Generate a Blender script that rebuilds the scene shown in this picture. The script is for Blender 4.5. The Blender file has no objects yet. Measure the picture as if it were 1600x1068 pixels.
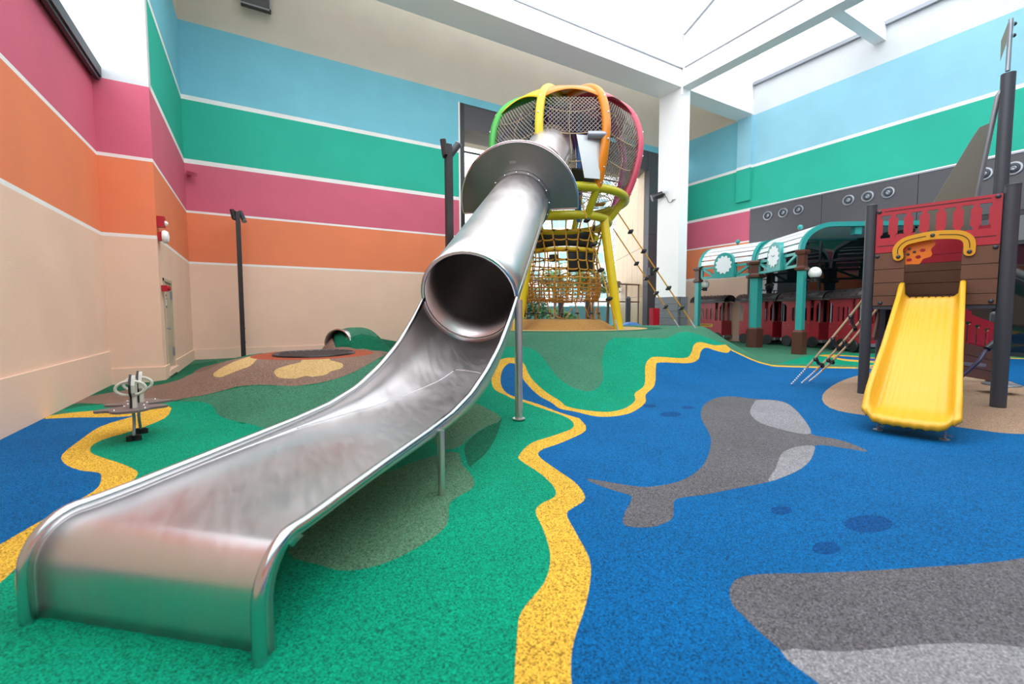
import bpy, math, random
import numpy as np
from mathutils import Vector, Matrix
from mathutils.geometry import tessellate_polygon, delaunay_2d_cdt

SC = bpy.context.scene
COL = SC.collection
PI = math.pi
rnd = random.Random(7)

# ------------------------------------------------------------------ camera, sky, exposure
EYE = 1.3
FPX = 688.8
YAW, PITCH, ROLL = math.radians(30.172), math.radians(-3.652), math.radians(-.149)
_fw = Vector((math.sin(YAW)*math.cos(PITCH), math.cos(YAW)*math.cos(PITCH), math.sin(PITCH)))
_r0 = Vector((math.cos(YAW), -math.sin(YAW), 0)); _u0 = _r0.cross(_fw)
RT = _r0*math.cos(ROLL)+_u0*math.sin(ROLL); UP = -_r0*math.sin(ROLL)+_u0*math.cos(ROLL)
CAM = Vector((0, 0, EYE))
cam = bpy.data.cameras.new('camera'); cam_ob = bpy.data.objects.new('camera', cam); COL.objects.link(cam_ob)
cam.sensor_width = 36; cam.lens = FPX*36/1600; cam.clip_end = 300
cam.dof.use_dof = True; cam.dof.focus_distance = 7.5; cam.dof.aperture_fstop = 1.6
cam_ob.matrix_world = Matrix(((RT.x, UP.x, -_fw.x, 0), (RT.y, UP.y, -_fw.y, 0), (RT.z, UP.z, -_fw.z, EYE), (0, 0, 0, 1)))
SC.camera = cam_ob
SC.view_settings.view_transform = 'Standard'; SC.view_settings.look = 'None'
SC.view_settings.gamma = 1; SC.view_settings.use_curve_mapping = False
SC.view_settings.exposure = 0.5
world = bpy.data.worlds.new('overcast_sky'); SC.world = world; world.use_nodes = True
world.node_tree.nodes['Background'].inputs[0].default_value = (.93, .97, 1, 1)
world.node_tree.nodes['Background'].inputs[1].default_value = 2.6

# ------------------------------------------------------------------ helpers
def lin(r, g, b):
    f = lambda c: (c/255/12.92 if c/255 <= .04045 else ((c/255+.055)/1.055)**2.4)
    return (f(r), f(g), f(b), 1)
def mat(name, rgb, rough=.5, metal=0., bump=0., bscale=40., var=0., vscale=8., spec=.5):
    m = bpy.data.materials.new(name); m.use_nodes = True
    nt = m.node_tree; b = nt.nodes['Principled BSDF']
    if not metal: rgb = tuple(255*(c/255)**1.0*.88 if min(rgb) < 225 else c for c in rgb)
    b.inputs['Base Color'].default_value = lin(*rgb); b.inputs['Roughness'].default_value = rough
    b.inputs['Metallic'].default_value = metal; b.inputs['Specular IOR Level'].default_value = spec
    if var or bump:
        g = nt.nodes.new('ShaderNodeNewGeometry')
    if var:
        n = nt.nodes.new('ShaderNodeTexNoise'); n.inputs['Scale'].default_value = vscale; n.inputs['Detail'].default_value = 5
        nt.links.new(g.outputs['Position'], n.inputs['Vector'])
        r = nt.nodes.new('ShaderNodeMapRange'); r.inputs[1].default_value = .3; r.inputs[2].default_value = .7
        r.inputs[3].default_value = 1-var; r.inputs[4].default_value = 1+var
        h = nt.nodes.new('ShaderNodeHueSaturation'); h.inputs['Color'].default_value = lin(*rgb)
        nt.links.new(n.outputs['Fac'], r.inputs[0]); nt.links.new(r.outputs[0], h.inputs['Value'])
        nt.links.new(h.outputs[0], b.inputs['Base Color'])
    if bump:
        n = nt.nodes.new('ShaderNodeTexNoise'); n.inputs['Scale'].default_value = bscale; n.inputs['Detail'].default_value = 3
        nt.links.new(g.outputs['Position'], n.inputs['Vector'])
        bp = nt.nodes.new('ShaderNodeBump'); bp.inputs['Strength'].default_value = bump; bp.inputs['Distance'].default_value = .02
        nt.links.new(n.outputs['Fac'], bp.inputs['Height']); nt.links.new(bp.outputs[0], b.inputs['Normal'])
    return m
def rubber(name, rgb, dark=.42, fl=.16, light=.0):
    """poured EPDM granules: coloured chips of uneven tone with dark flecks"""
    m = bpy.data.materials.new(name); m.use_nodes = True
    nt = m.node_tree; b = nt.nodes['Principled BSDF']; b.inputs['Roughness'].default_value = .8
    b.inputs['Specular IOR Level'].default_value = .12
    g = nt.nodes.new('ShaderNodeNewGeometry')
    v = nt.nodes.new('ShaderNodeTexVoronoi'); v.inputs['Scale'].default_value = 150
    nt.links.new(g.outputs['Position'], v.inputs['Vector'])
    sep = nt.nodes.new('ShaderNodeSeparateColor'); nt.links.new(v.outputs['Color'], sep.inputs[0])
    rp = nt.nodes.new('ShaderNodeValToRGB'); e = rp.color_ramp.elements
    c = [x*.80 for x in lin(*rgb)[:3]]; q = lambda k, a=0: tuple(min(1, x*k+a) for x in c)+(1,)
    e[0].position = 0; e[0].color = q(dark); e[1].position = 1; e[1].color = q(1.5, light)
    for p, k in ((fl, dark*1.15), (fl+.08, .72), (.55, .98), (.88, 1.18)):
        n_ = e.new(p); n_.color = q(k)
    nt.links.new(sep.outputs[0], rp.inputs[0])
    n = nt.nodes.new('ShaderNodeTexNoise'); n.inputs['Scale'].default_value = 1.3; n.inputs['Detail'].default_value = 5
    nt.links.new(g.outputs['Position'], n.inputs['Vector'])
    r = nt.nodes.new('ShaderNodeMapRange'); r.inputs[1].default_value = .3; r.inputs[2].default_value = .7
    r.inputs[3].default_value = .92; r.inputs[4].default_value = 1.08
    h = nt.nodes.new('ShaderNodeHueSaturation'); nt.links.new(n.outputs['Fac'], r.inputs[0]); nt.links.new(r.outputs[0], h.inputs['Value'])
    nt.links.new(rp.outputs[0], h.inputs['Color']); nt.links.new(h.outputs[0], b.inputs['Base Color'])
    bp = nt.nodes.new('ShaderNodeBump'); bp.inputs['Strength'].default_value = .3; bp.inputs['Distance'].default_value = .005
    nt.links.new(v.outputs['Distance'], bp.inputs['Height']); nt.links.new(bp.outputs[0], b.inputs['Normal'])
    return m
def bands(name, stops, bump=.25):
    """painted wall: flat colour bands by height, with thin white lines"""
    m = bpy.data.materials.new(name); m.use_nodes = True
    nt = m.node_tree; b = nt.nodes['Principled BSDF']; b.inputs['Roughness'].default_value = .7
    b.inputs['Specular IOR Level'].default_value = .25
    g = nt.nodes.new('ShaderNodeNewGeometry'); s = nt.nodes.new('ShaderNodeSeparateXYZ'); nt.links.new(g.outputs['Position'], s.inputs[0])
    r = nt.nodes.new('ShaderNodeMapRange'); r.inputs[1].default_value = 0; r.inputs[2].default_value = 16
    nt.links.new(s.outputs['Z'], r.inputs[0])
    rp = nt.nodes.new('ShaderNodeValToRGB'); cr = rp.color_ramp; cr.interpolation = 'CONSTANT'
    cr.elements[0].position = 0; cr.elements[0].color = lin(*stops[0][1]); cr.elements[1].position = stops[1][0]/16; cr.elements[1].color = lin(*stops[1][1])
    for z, c in stops[2:]:
        e = cr.elements.new(z/16); e.color = lin(*c)
    nt.links.new(r.outputs[0], rp.inputs[0])
    n2 = nt.nodes.new('ShaderNodeTexNoise'); n2.inputs['Scale'].default_value = .9; n2.inputs['Detail'].default_value = 6
    nt.links.new(g.outputs['Position'], n2.inputs['Vector'])
    r2 = nt.nodes.new('ShaderNodeMapRange'); r2.inputs[1].default_value = .3; r2.inputs[2].default_value = .7
    r2.inputs[3].default_value = .955; r2.inputs[4].default_value = 1.045
    h = nt.nodes.new('ShaderNodeHueSaturation'); nt.links.new(n2.outputs['Fac'], r2.inputs[0]); nt.links.new(r2.outputs[0], h.inputs['Value'])
    nt.links.new(rp.outputs[0], h.inputs['Color']); nt.links.new(h.outputs[0], b.inputs['Base Color'])
    n = nt.nodes.new('ShaderNodeTexNoise'); n.inputs['Scale'].default_value = 60; n.inputs['Detail'].default_value = 3
    nt.links.new(g.outputs['Position'], n.inputs['Vector'])
    bp = nt.nodes.new('ShaderNodeBump'); bp.inputs['Strength'].default_value = bump; bp.inputs['Distance'].default_value = .01
    nt.links.new(n.outputs['Fac'], bp.inputs['Height']); nt.links.new(bp.outputs[0], b.inputs['Normal'])
    return m
def steel(name, rgb, rough, streak=.12):
    m = mat(name, rgb, rough, 1.)
    nt = m.node_tree; b = nt.nodes['Principled BSDF']
    g = nt.nodes.new('ShaderNodeNewGeometry')
    mp = nt.nodes.new('ShaderNodeMapping'); mp.inputs['Rotation'].default_value = (0, 0, math.radians(43)); mp.inputs['Scale'].default_value = (26, 4, 4)
    nt.links.new(g.outputs['Position'], mp.inputs['Vector'])
    n = nt.nodes.new('ShaderNodeTexNoise'); n.inputs['Scale'].default_value = 1; n.inputs['Detail'].default_value = 4
    nt.links.new(mp.outputs[0], n.inputs['Vector'])
    n2 = nt.nodes.new('ShaderNodeTexNoise'); n2.inputs['Scale'].default_value = 2.2; n2.inputs['Detail'].default_value = 5
    nt.links.new(g.outputs['Position'], n2.inputs['Vector'])
    ad = nt.nodes.new('ShaderNodeMath'); ad.operation = 'ADD'
    nt.links.new(n.outputs['Fac'], ad.inputs[0]); nt.links.new(n2.outputs['Fac'], ad.inputs[1])
    r = nt.nodes.new('ShaderNodeMapRange'); r.inputs[1].default_value = .7; r.inputs[2].default_value = 1.3
    r.inputs[3].default_value = rough-streak; r.inputs[4].default_value = rough+streak
    nt.links.new(ad.outputs[0], r.inputs[0]); nt.links.new(r.outputs[0], b.inputs['Roughness'])
    return m

OFF = {}
class MB:
    def __init__(s): s.V = []; s.F = []
    def add(s, vs, fs):
        k = len(s.V); s.V += [tuple(v) for v in vs]; s.F += [tuple(i+k for i in f) for f in fs]
    def obox(s, o, u, v, w):
        o, u, v, w = map(Vector, (o, u, v, w))
        p = [o, o+u, o+u+v, o+v, o+w, o+u+w, o+u+v+w, o+v+w]
        f = [(0, 3, 2, 1), (4, 5, 6, 7), (0, 1, 5, 4), (1, 2, 6, 5), (2, 3, 7, 6), (3, 0, 4, 7)]
        if u.cross(v).dot(w) < 0: f = [tuple(reversed(q)) for q in f]
        s.add(p, f); return s
    def box(s, x0, x1, y0, y1, z0, z1): return s.obox((x0, y0, z0), (x1-x0, 0, 0), (0, y1-y0, 0), (0, 0, z1-z0))
    def cbox(s, c, ax, ay, az):
        c, ax, ay, az = map(Vector, (c, ax, ay, az)); return s.obox(c-ax/2-ay/2-az/2, ax, ay, az)
    def bar(s, a, b, w, h, up=(0, 0, 1)):
        a, b = Vector(a), Vector(b); d = (b-a).normalized(); l = d.cross(Vector(up))
        if l.length < 1e-4: l = d.cross(Vector((1, 0, 0)))
        l.normalize(); u = l.cross(d); return s.obox(a-l*w/2-u*h/2, b-a, l*w, u*h)
    def tube(s, pts, r, n=8, closed=False, cap=True):
        P = [Vector(p) for p in pts]; m = len(P); R = r if isinstance(r, (list, tuple)) else [r]*m
        T = []
        for i in range(m):
            a = P[(i-1) % m] if (closed or i) else P[0]; b = P[(i+1) % m] if (closed or i < m-1) else P[-1]
            T.append((b-a).normalized() if (b-a).length > 1e-9 else Vector((0, 0, 1)))
        nrm = T[0].orthogonal().normalized(); vs = []
        for i in range(m):
            nrm = nrm-T[i]*nrm.dot(T[i])
            nrm = nrm.normalized() if nrm.length > 1e-6 else T[i].orthogonal().normalized()
            b = T[i].cross(nrm)
            for k in range(n):
                a = 2*PI*k/n; vs.append(P[i]+(nrm*math.cos(a)+b*math.sin(a))*R[i])
        fs = []
        for i in range(m if closed else m-1):
            j = (i+1) % m
            for k in range(n):
                q = (k+1) % n; fs.append((i*n+k, i*n+q, j*n+q, j*n+k))
        if cap and not closed: fs += [tuple(reversed(range(n))), tuple(range((m-1)*n, m*n))]
        s.add(vs, fs); return s
    def lathe(s, prof, c, ax=(0, 0, 1), n=16):
        c, ax = Vector(c), Vector(ax).normalized(); e = ax.orthogonal().normalized(); f = ax.cross(e); vs = []; fs = []
        for r, z in prof:
            for k in range(n):
                a = 2*PI*k/n; vs.append(c+ax*z+(e*math.cos(a)+f*math.sin(a))*r)
        for i in range(len(prof)-1):
            for k in range(n):
                q = (k+1) % n; fs.append((i*n+k, i*n+q, (i+1)*n+q, (i+1)*n+k))
        if prof[0][0] > 1e-6: fs.append(tuple(reversed(range(n))))
        if prof[-1][0] > 1e-6: fs.append(tuple(range((len(prof)-1)*n, len(prof)*n)))
        s.add(vs, fs); return s
    def ball(s, c, r, n=10, ax=(0, 0, 1), half=False):
        k = n//2; a0 = 0 if half else -PI/2
        return s.lathe([(r*math.cos(a0+(PI/2-a0)*i/k), r*math.sin(a0+(PI/2-a0)*i/k)) for i in range(k+1)], c, ax, n)
    def prism(s, poly, o, ax, ay, az, holes=()):
        """polygon (2D) with holes, extruded along az"""
        o, ax, ay, az = map(Vector, (o, ax, ay, az)); loops = [list(poly)]+[list(h) for h in holes]
        flat = [p for l in loops for p in l]; n = len(flat)
        tri = tessellate_polygon([[Vector((p[0], p[1], 0)) for p in l] for l in loops])
        lo = [o+ax*p[0]+ay*p[1] for p in flat]; vs = lo+[p+az for p in lo]; fs = []
        sg = ax.cross(ay).dot(az) > 0
        for t in tri:
            a, b, c = [Vector(flat[i]) for i in t]
            ccw = (b-a).cross(c-a) > 0 if True else 0
            t = tuple(t) if ccw == sg else tuple(reversed(t))
            fs.append(tuple(i+n for i in t)); fs.append(tuple(reversed(t)))
        k = 0
        for li, l in enumerate(loops):
            m = len(l); area = sum(l[i][0]*l[(i+1) % m][1]-l[(i+1) % m][0]*l[i][1] for i in range(m))
            fwd = ((area > 0) == (li == 0)) == sg
            for i in range(m):
                a, b = k+i, k+(i+1) % m
                fs.append((a, b, b+n, a+n) if fwd else (b, a, a+n, b+n))
            k += m
        s.add(vs, fs); return s
    def sheet(s, rows):
        m = len(rows[0]); vs = [p for r in rows for p in r]
        s.add(vs, [(i*m+k, i*m+k+1, (i+1)*m+k+1, (i+1)*m+k) for i in range(len(rows)-1) for k in range(m-1)]); return s
    def build(s, name, m, parent=None, smooth=False, label=None, kind=None, cat=None, group=None, solid=0, origin=None):
        me = bpy.data.meshes.new(name)
        if parent is not None: off = OFF[parent.name]
        elif origin is not None: off = Vector(origin)
        elif kind == 'structure': off = Vector((0, 0, 0))
        else:
            xs, ys, zs = zip(*s.V); off = Vector(((min(xs)+max(xs))/2, (min(ys)+max(ys))/2, min(zs)))
        me.from_pydata([(v[0]-off.x, v[1]-off.y, v[2]-off.z) for v in s.V], [], s.F); me.validate(); me.update()
        me.materials.append(m)
        if smooth:
            me.shade_smooth()
            if smooth != 2: me.set_sharp_from_angle(angle=math.radians(40))
        o = bpy.data.objects.new(name, me); COL.objects.link(o); OFF[o.name] = off
        if parent is not None: o.parent = parent
        else: o.location = off
        if solid:
            md = o.modifiers.new('thickness', 'SOLIDIFY'); md.thickness = solid; md.offset = 0
        for k, v in (('label', label), ('kind', kind), ('category', cat), ('group', group)):
            if v: o[k] = v
        return o
def thing(name, label, cat, loc=(0, 0, 0), group=None, kind=None):
    o = bpy.data.objects.new(name, None); COL.objects.link(o); o.location = loc; o.empty_display_size = .2
    OFF[o.name] = Vector(loc); o['label'] = label
    if cat: o['category'] = cat
    if group: o['group'] = group
    if kind: o['kind'] = kind
    return o
def copy_tree(o, parent=None):
    c = o.copy(); COL.objects.link(c); OFF[c.name] = OFF[o.name]
    if parent is not None: c.parent = parent
    for ch in list(o.children): copy_tree(ch, c)
    return c
def catmull(P, k=6, closed=True):
    P = [np.array(p, float) for p in P]; n = len(P); out = []
    for i in range(n if closed else n-1):
        g = (lambda j: P[j % n]) if closed else (lambda j: P[min(max(j, 0), n-1)])
        a, b, c, d = g(i-1), g(i), g(i+1), g(i+2)
        for q in range(k):
            t = q/k; out.append(.5*(2*b+(c-a)*t+(2*a-5*b+4*c-d)*t*t+(3*b-a-3*c+d)*t**3))
    if not closed: out.append(P[-1])
    return out
def interp(x, xs, ys): return float(np.interp(x, xs, ys))
V = Vector
def ray(px, py): return _fw+RT*((px-800)/FPX)-UP*((py-534)/FPX)
def at(px, py, D): return CAM+ray(px, py)*D            # the point at depth D along the view axis
def flat(px, py, z=0.):
    d = ray(px, py); return CAM+d*((z-EYE)/d.z)
def lat(D, l, z=0.):                                     # depth D, sideways l
    p = V((math.sin(YAW), math.cos(YAW), 0))*D+V((math.cos(YAW), -math.sin(YAW), 0))*l; return V((p.x, p.y, z))

# ------------------------------------------------------------------ materials
BLUE = rubber('rubber_blue', (2, 99, 160)); NAVY = rubber('rubber_navy', (0, 76, 136))
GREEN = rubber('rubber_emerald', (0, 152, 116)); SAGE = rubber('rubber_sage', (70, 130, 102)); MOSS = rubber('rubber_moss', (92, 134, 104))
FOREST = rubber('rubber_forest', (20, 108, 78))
YEL = rubber('rubber_yellow', (238, 186, 68), .32, .17); TAN = rubber('rubber_tan', (176, 146, 122), .55, .2)
BROWN = rubber('rubber_brown', (142, 114, 100), .5, .2); SAND = rubber('rubber_sand', (206, 172, 116), .6, .12)
OCHRE = rubber('rubber_ochre', (190, 142, 82), .6, .14)
DGREY = rubber('rubber_dark_grey', (104, 102, 106), .45, .2, .02); LGREY = rubber('rubber_light_grey', (146, 145, 150), .55, .15, .02)
RUST = rubber('rubber_rust', (170, 84, 60), .6, .15); PURP = rubber('rubber_purple', (92, 70, 150))
PEACH = (230, 196, 174); ORANGE = (230, 132, 92); PINK = (206, 100, 124); TEAL = (44, 174, 150); SKYB = (118, 188, 206); BEIGE = (200, 192, 178); WHITE = (238, 238, 238); LINE = (235, 232, 230)
hw = .038
def stripes(zs, cs, top=None):
    st = [(0, cs[0])]
    for z, c in zip(zs, cs[1:]): st += [(z-hw, LINE), (z+hw, c)]
    if top: st.append(top)
    return st
W_BACK = bands('paint_back_wall', stripes([2.75, 4.19, 5.6, 7.34], [PEACH, ORANGE, PINK, TEAL, SKYB], (9.4, BEIGE)))
W_LEFT = bands('paint_left_wall', stripes([2.74, 4.19], [PEACH, ORANGE, PINK], (5.56, (206, 209, 213))))
W_RIGHT = bands('paint_right_wall', stripes([2.975, 4.487, 5.90, 7.78], [PEACH, ORANGE, PINK, TEAL, (148, 202, 220)], (10.0, (216, 219, 222))))
W_REC = bands('paint_recess_wall', stripes([2.975, 4.487, 5.90, 7.78], [PEACH, ORANGE, PINK, TEAL, SKYB], (10.0, BEIGE)))
M_PEACH = mat('peach_paint', tuple(c/.88 for c in PEACH), .7, bump=.2, bscale=60); M_WHITE = mat('white_paint', WHITE, .6, bump=.1, bscale=60); M_BEIGE = mat('beige_paint', tuple(c/.88 for c in BEIGE), .7)
STEEL = steel('brushed_steel', (216, 211, 211), .36, .06); RIMST = steel('polished_rim_steel', (205, 205, 208), .2, .06); COLST = steel('satin_steel', (140, 138, 138), .38, .08)
M_CHAR = mat('charcoal_powder_coat', (62, 66, 74), .45); M_BLACK = mat('black_plastic', (30, 30, 33), .4); M_PANEL = mat('dark_cladding', (84, 82, 88), .42, var=.05)
M_GREYM = mat('grey_metal', (150, 154, 162), .35, .6); M_DARKM = mat('dark_bronze_metal', (52, 46, 48), .4, .3)
M_PAD = mat('grey_vinyl_pad', (122, 126, 132), .55, bump=.6, bscale=6); M_LINEW = mat('white_trim', (235, 232, 230), .6)
M_YEL = mat('yellow_tube', (214, 204, 30), .3); M_LYEL = mat('yellow_leg', (246, 212, 20), .3)
M_SLIDE = mat('yellow_slide_plastic', (250, 190, 20), .32, bump=.15, bscale=120); M_ARCH = mat('amber_plastic', (238, 168, 14), .4); M_COG = mat('orange_plastic', (250, 128, 12), .4)
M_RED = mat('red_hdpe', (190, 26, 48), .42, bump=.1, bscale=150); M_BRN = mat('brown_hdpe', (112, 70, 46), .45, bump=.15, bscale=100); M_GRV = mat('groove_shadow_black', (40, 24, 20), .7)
M_TRED = mat('carriage_red', (176, 34, 48), .35); M_TROOF = mat('carriage_roof', (66, 56, 60), .4); M_CREAM = mat('cream_trim', (236, 214, 190), .5)
M_TEALP = mat('teal_gloss_paint', (52, 172, 166), .3); M_CBRN = mat('brown_gloss_paint', (98, 58, 48), .3); M_SLAT = mat('white_slat', (228, 233, 236), .45)
M_GLOBE = mat('opal_glass', (240, 240, 236), .2); M_BOLT = mat('bright_bolt', (210, 210, 214), .25, .9)
M_ROPE = mat('orange_rope', (222, 160, 40), .7); M_TROPE = mat('tan_rope', (196, 170, 136), .8); M_NROPE = mat('brown_rope', (200, 138, 52), .8); M_MESHN = mat('grey_mesh_wire', (152, 144, 134), .6); M_CHAIN = mat('chain', (214, 214, 224), .3, .7)
M_MEMB = mat('black_membrane', (44, 44, 46), .6); M_RAIL = mat('rail_brown', (128, 98, 84), .5); M_WOOD = mat('wood_cladding', (214, 182, 146), .5, var=.08, vscale=3)
M_FACADE = mat('facade_white', (235, 235, 235), .6); M_WIN = mat('facade_glass', (150, 190, 200), .1); M_HOARD = mat('teal_hoarding', (120, 190, 205), .5)
M_LEAF = mat('leaf_green', (96, 140, 62), .6, var=.3, vscale=6); M_LEAF2 = mat('leaf_dark', (70, 112, 56), .6, var=.3, vscale=6); M_TRUNK = mat('bark', (110, 92, 76), .8)
M_ALARM = mat('alarm_red', (196, 24, 44), .35); M_DOOR = mat('door_beige', (206, 192, 166), .5); M_IVORY = mat('ivory_plastic', (232, 228, 214), .35); M_SEAT = mat('taupe_board', (124, 110, 108), .4)
M_GLASS = mat('dark_tinted_glass', (14, 22, 26), .03, spec=.7); M_FRAME = mat('dark_frame', (38, 40, 44), .4)
M_TERR = mat('paving_grey', (170, 160, 150), .8, var=.06); M_MATB = mat('black_jump_mat', (22, 22, 25), .55)
RIBC = {k: mat('rib_'+k, c, .28) for k, c in dict(orange=(240, 140, 10), yellow=(240, 214, 40), green=(70, 184, 70), blue=(40, 110, 180), purple=(120, 70, 160), magenta=(206, 90, 160), pink=(230, 84, 110), lime=(170, 200, 50)).items()}

# ------------------------------------------------------------------ terrain
def _xy(p): return np.array([p.x, p.y])
PLAT = [lat(D, (px-800)/FPX*D) for px, D in ((700, 12.3), (740, 10.9), (800, 10.2), (870, 9.9), (940, 9.9), (1010, 10.2), (1045, 10.9), (1072, 11.6), (1088, 12.6), (1092, 13.8), (1085, 15.2), (1000, 16.0), (850, 16), (760, 15), (715, 14))]
FOOT = [flat(*q) for q in ((1224, 571), (1150, 588), (1075, 612), (1010, 648), (960, 676), (900, 700), (850, 735), (790, 775), (715, 800), (640, 790), (560, 750), (460, 715), (380, 690))]
FOOT += [lat(D, (px-800)/FPX*D) for px, D in ((430, 9), (540, 11.5), (600, 14.5), (700, 17), (850, 18.2), (1000, 17.8), (1105, 16.6), (1160, 14.4), (1196, 12.4))]
CR_C = at(492, 551, 7.55); CRZ = .62
CPLAT = [V((CR_C.x+1.02*math.cos(a), CR_C.y+1.02*math.sin(a), 0)) for a in np.linspace(0, 2*PI, 24, False)]
CFOOT = [flat(*q) for q in ((205, 626), (290, 655), (380, 668), (470, 690), (560, 700))]+[lat(D, (px-800)/FPX*D) for px, D in ((690, 8.2), (640, 11), (560, 11.6), (450, 11.0), (360, 10.2), (255, 9.4), (208, 8.6))]
HUMP = at(556, 540, 10.85)
def seg_dist(P, poly):
    Q = np.array([[p.x, p.y] for p in poly]); d = np.full(len(P), 1e9); ins = np.zeros(len(P), bool); n = len(Q)
    for i in range(n):
        a, b = Q[i], Q[(i+1) % n]; ab = b-a; t = np.clip(((P-a)@ab)/(ab@ab), 0, 1)
        d = np.minimum(d, np.hypot(*(P-a-t[:, None]*ab).T))
        c = ((a[1] > P[:, 1]) != (b[1] > P[:, 1])); c &= P[:, 0] < (b[0]-a[0])*(P[:, 1]-a[1])/(b[1]-a[1]+1e-12)+a[0]; ins ^= c
    return d, ins
def mound(P, plat, foot, zt, k=1.0):
    dp, ip = seg_dist(P, plat); df, iff = seg_dist(P, foot); t = df/(df+dp+1e-9)
    s = t*t*(3-2*t); s = k*s+(1-k)*t
    return np.where(ip, zt, np.where(iff, zt*s, 0))
TC = at(872, 489, 13.0); TC.z = 0        # axis of the climbing tower
def Hn(P):
    P = np.atleast_2d(np.asarray(P, float)); a = mound(P, PLATs, FOOTs, .875); b = mound(P, CPLATs, CFOOTs, CRZ)
    r = np.hypot(P[:, 0]-HUMP.x, P[:, 1]-HUMP.y); c = .98*np.exp(-(r/.85)**3*1.0)
    z = np.maximum(np.maximum(a, b), 0); k = .12; h = np.clip(.5+.5*(a-b)/k, 0, 1); z = b*(1-h)+a*h+np.where((a > 0) & (b > 0), k*h*(1-h), 0)
    z = np.maximum(z, c)
    r = np.hypot(P[:, 0]-TC.x, P[:, 1]-TC.y); t = np.clip((1.75-r)/.6, 0, 1); z = z+.26*t*t*(3-2*t)
    return z
def smooth_poly(P, k=5): return [V((p[0], p[1], 0)) for p in catmull([(q.x, q.y) for q in P], k)]
PLATs, FOOTs, CPLATs, CFOOTs = smooth_poly(PLAT), smooth_poly(FOOT), CPLAT, smooth_poly(CFOOT)
# tabulated heights so that rays can be walked quickly
GX0, GY0, GS = -2.6, -6.2, .08
GNX, GNY = int(23/GS), int(30/GS)
_gx, _gy = np.meshgrid(GX0+GS*np.arange(GNX), GY0+GS*np.arange(GNY), indexing='ij')
HG = Hn(np.c_[_gx.ravel(), _gy.ravel()]).reshape(GNX, GNY)
def H(x, y):
    u = np.clip((np.asarray(x)-GX0)/GS, 0, GNX-1.001); v = np.clip((np.asarray(y)-GY0)/GS, 0, GNY-1.001); i = u.astype(int); j = v.astype(int); u = u-i; v = v-j
    return HG[i, j]*(1-u)*(1-v)+HG[i+1, j]*u*(1-v)+HG[i, j+1]*(1-u)*v+HG[i+1, j+1]*u*v
def hz(p): return float(H(p[0], p[1]))
_T = np.concatenate([np.arange(.5, 8, .01), np.arange(8, 30, .015)])
def ground(px, py):
    d = ray(px, py); z = EYE+d.z*_T-H(d.x*_T, d.y*_T); i = np.argmax(z < 0)
    if z[i] >= 0: i = int(np.argmin(z))
    t = _T[i]
    if i > 0 and z[i] < 0 < z[i-1]: t = _T[i-1]+(_T[i]-_T[i-1])*z[i-1]/(z[i-1]-z[i])
    return np.array([d.x*t, d.y*t])
def outline(pts, k=4): return [ground(*p) for p in catmull(pts, k)]

# ------------------------------------------------------------------ floor: rubber surfacing cut into inlays
def c1(P): return [(700+x/3.2, 470+y/3.2) for x, y in P]
def c2(P): return [(800+x/2, 560+y/2) for x, y in P]
def c7(P): return [(100+x/2.5433, 300+y/2.5433) for x, y in P]
def cl(P): return [(x/2.102, 560+y/2.102) for x, y in P]
left_bank = [(802, 1090), (808, 995), (815, 955), (850, 910), (860, 870), (850, 830), (837, 800), (845, 787), (867, 775), (865, 760), (845, 740), (815, 720), (811, 711), (830, 692), (865, 680), (892, 670), (896, 661), (882, 650), (845, 637), (822, 629)]
pond_out = [(800, 622), (790, 617), (772, 607), (768, 589), (775, 567), (790, 559), (809, 560), (820, 570), (825, 582), (834, 595), (853, 612), (875, 626), (887, 635), (919, 641), (950, 643), (975, 638), (992, 626), (992, 614), (1007, 601), (1008, 573), (1013, 562), (1025, 557), (1069, 559), (1080, 551), (1084, 539), (1094, 534), (1116, 539), (1134, 538)]
pond_in = [(1142, 546), (1136, 551), (1120, 548), (1103, 543), (1095, 549), (1091, 561), (1075, 567), (1031, 566), (1025, 573), (1023, 601), (1009, 616), (1008, 629), (987, 644), (959, 650), (931, 650), (900, 643), (875, 638), (862, 629), (841, 617), (822, 598), (812, 582), (808, 571), (797, 567), (786, 576), (782, 595), (788, 610), (803, 619), (841, 631), (875, 644), (905, 653)]
right_bank = [(915, 664), (912, 675), (875, 692), (847, 702), (842, 712), (865, 730), (897, 752), (912, 770), (912, 782), (892, 795), (886, 805), (900, 832), (920, 870), (923, 900), (915, 945), (897, 1000), (892, 1040), (895, 1090)]
def open_px(P, k=4): return [ground(*p) for p in catmull(P, k, False)]
thin_up = [(1143, 545.5), (1160, 553.5), (1179, 562), (1198, 567.5), (1217, 570.5), (1290, 572.5), (1371, 574), (1480, 577)]
thin_dn = [(x, y+2.2) for x, y in reversed(thin_up)]
far_r = [np.array([19.6, 3.0])]
A_lb, A_po, A_pi, A_rb = open_px(left_bank), open_px(pond_out), open_px(pond_in), open_px(right_bank)
A_tu, A_td = open_px(thin_up), open_px(thin_dn)
xy = lambda *p: np.array(p, float)
behind = [xy(-.2, .1), xy(-.2, -5.4), xy(19.6, -5.4)]
P_band = A_lb+A_po+A_tu+[xy(12.2, 4.9), xy(19.5, 5.2)]+[xy(19.5, 5.08), xy(12.2, 4.8)]+A_td+A_pi+A_rb
P_band = [xy(.56, .6)]+P_band+[xy(.68, .6)]
P_blue = [xy(.66, -5.4), xy(.66, .6)]+list(reversed(A_rb))+list(reversed(A_pi))+list(reversed(A_td))+[xy(12.2, 4.8), xy(19.5, 5.08), xy(19.5, -5.4)]
P_fgreen = [xy(.56, -5.4), xy(.56, .6)]+A_lb+A_po[:6]+open_px([(740, 572), (700, 610), (640, 640), (560, 655), (470, 668), (411, 668), (399, 664), (355, 654), (340, 646), (332, 634), (312, 627), (269, 627)], 3)
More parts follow.
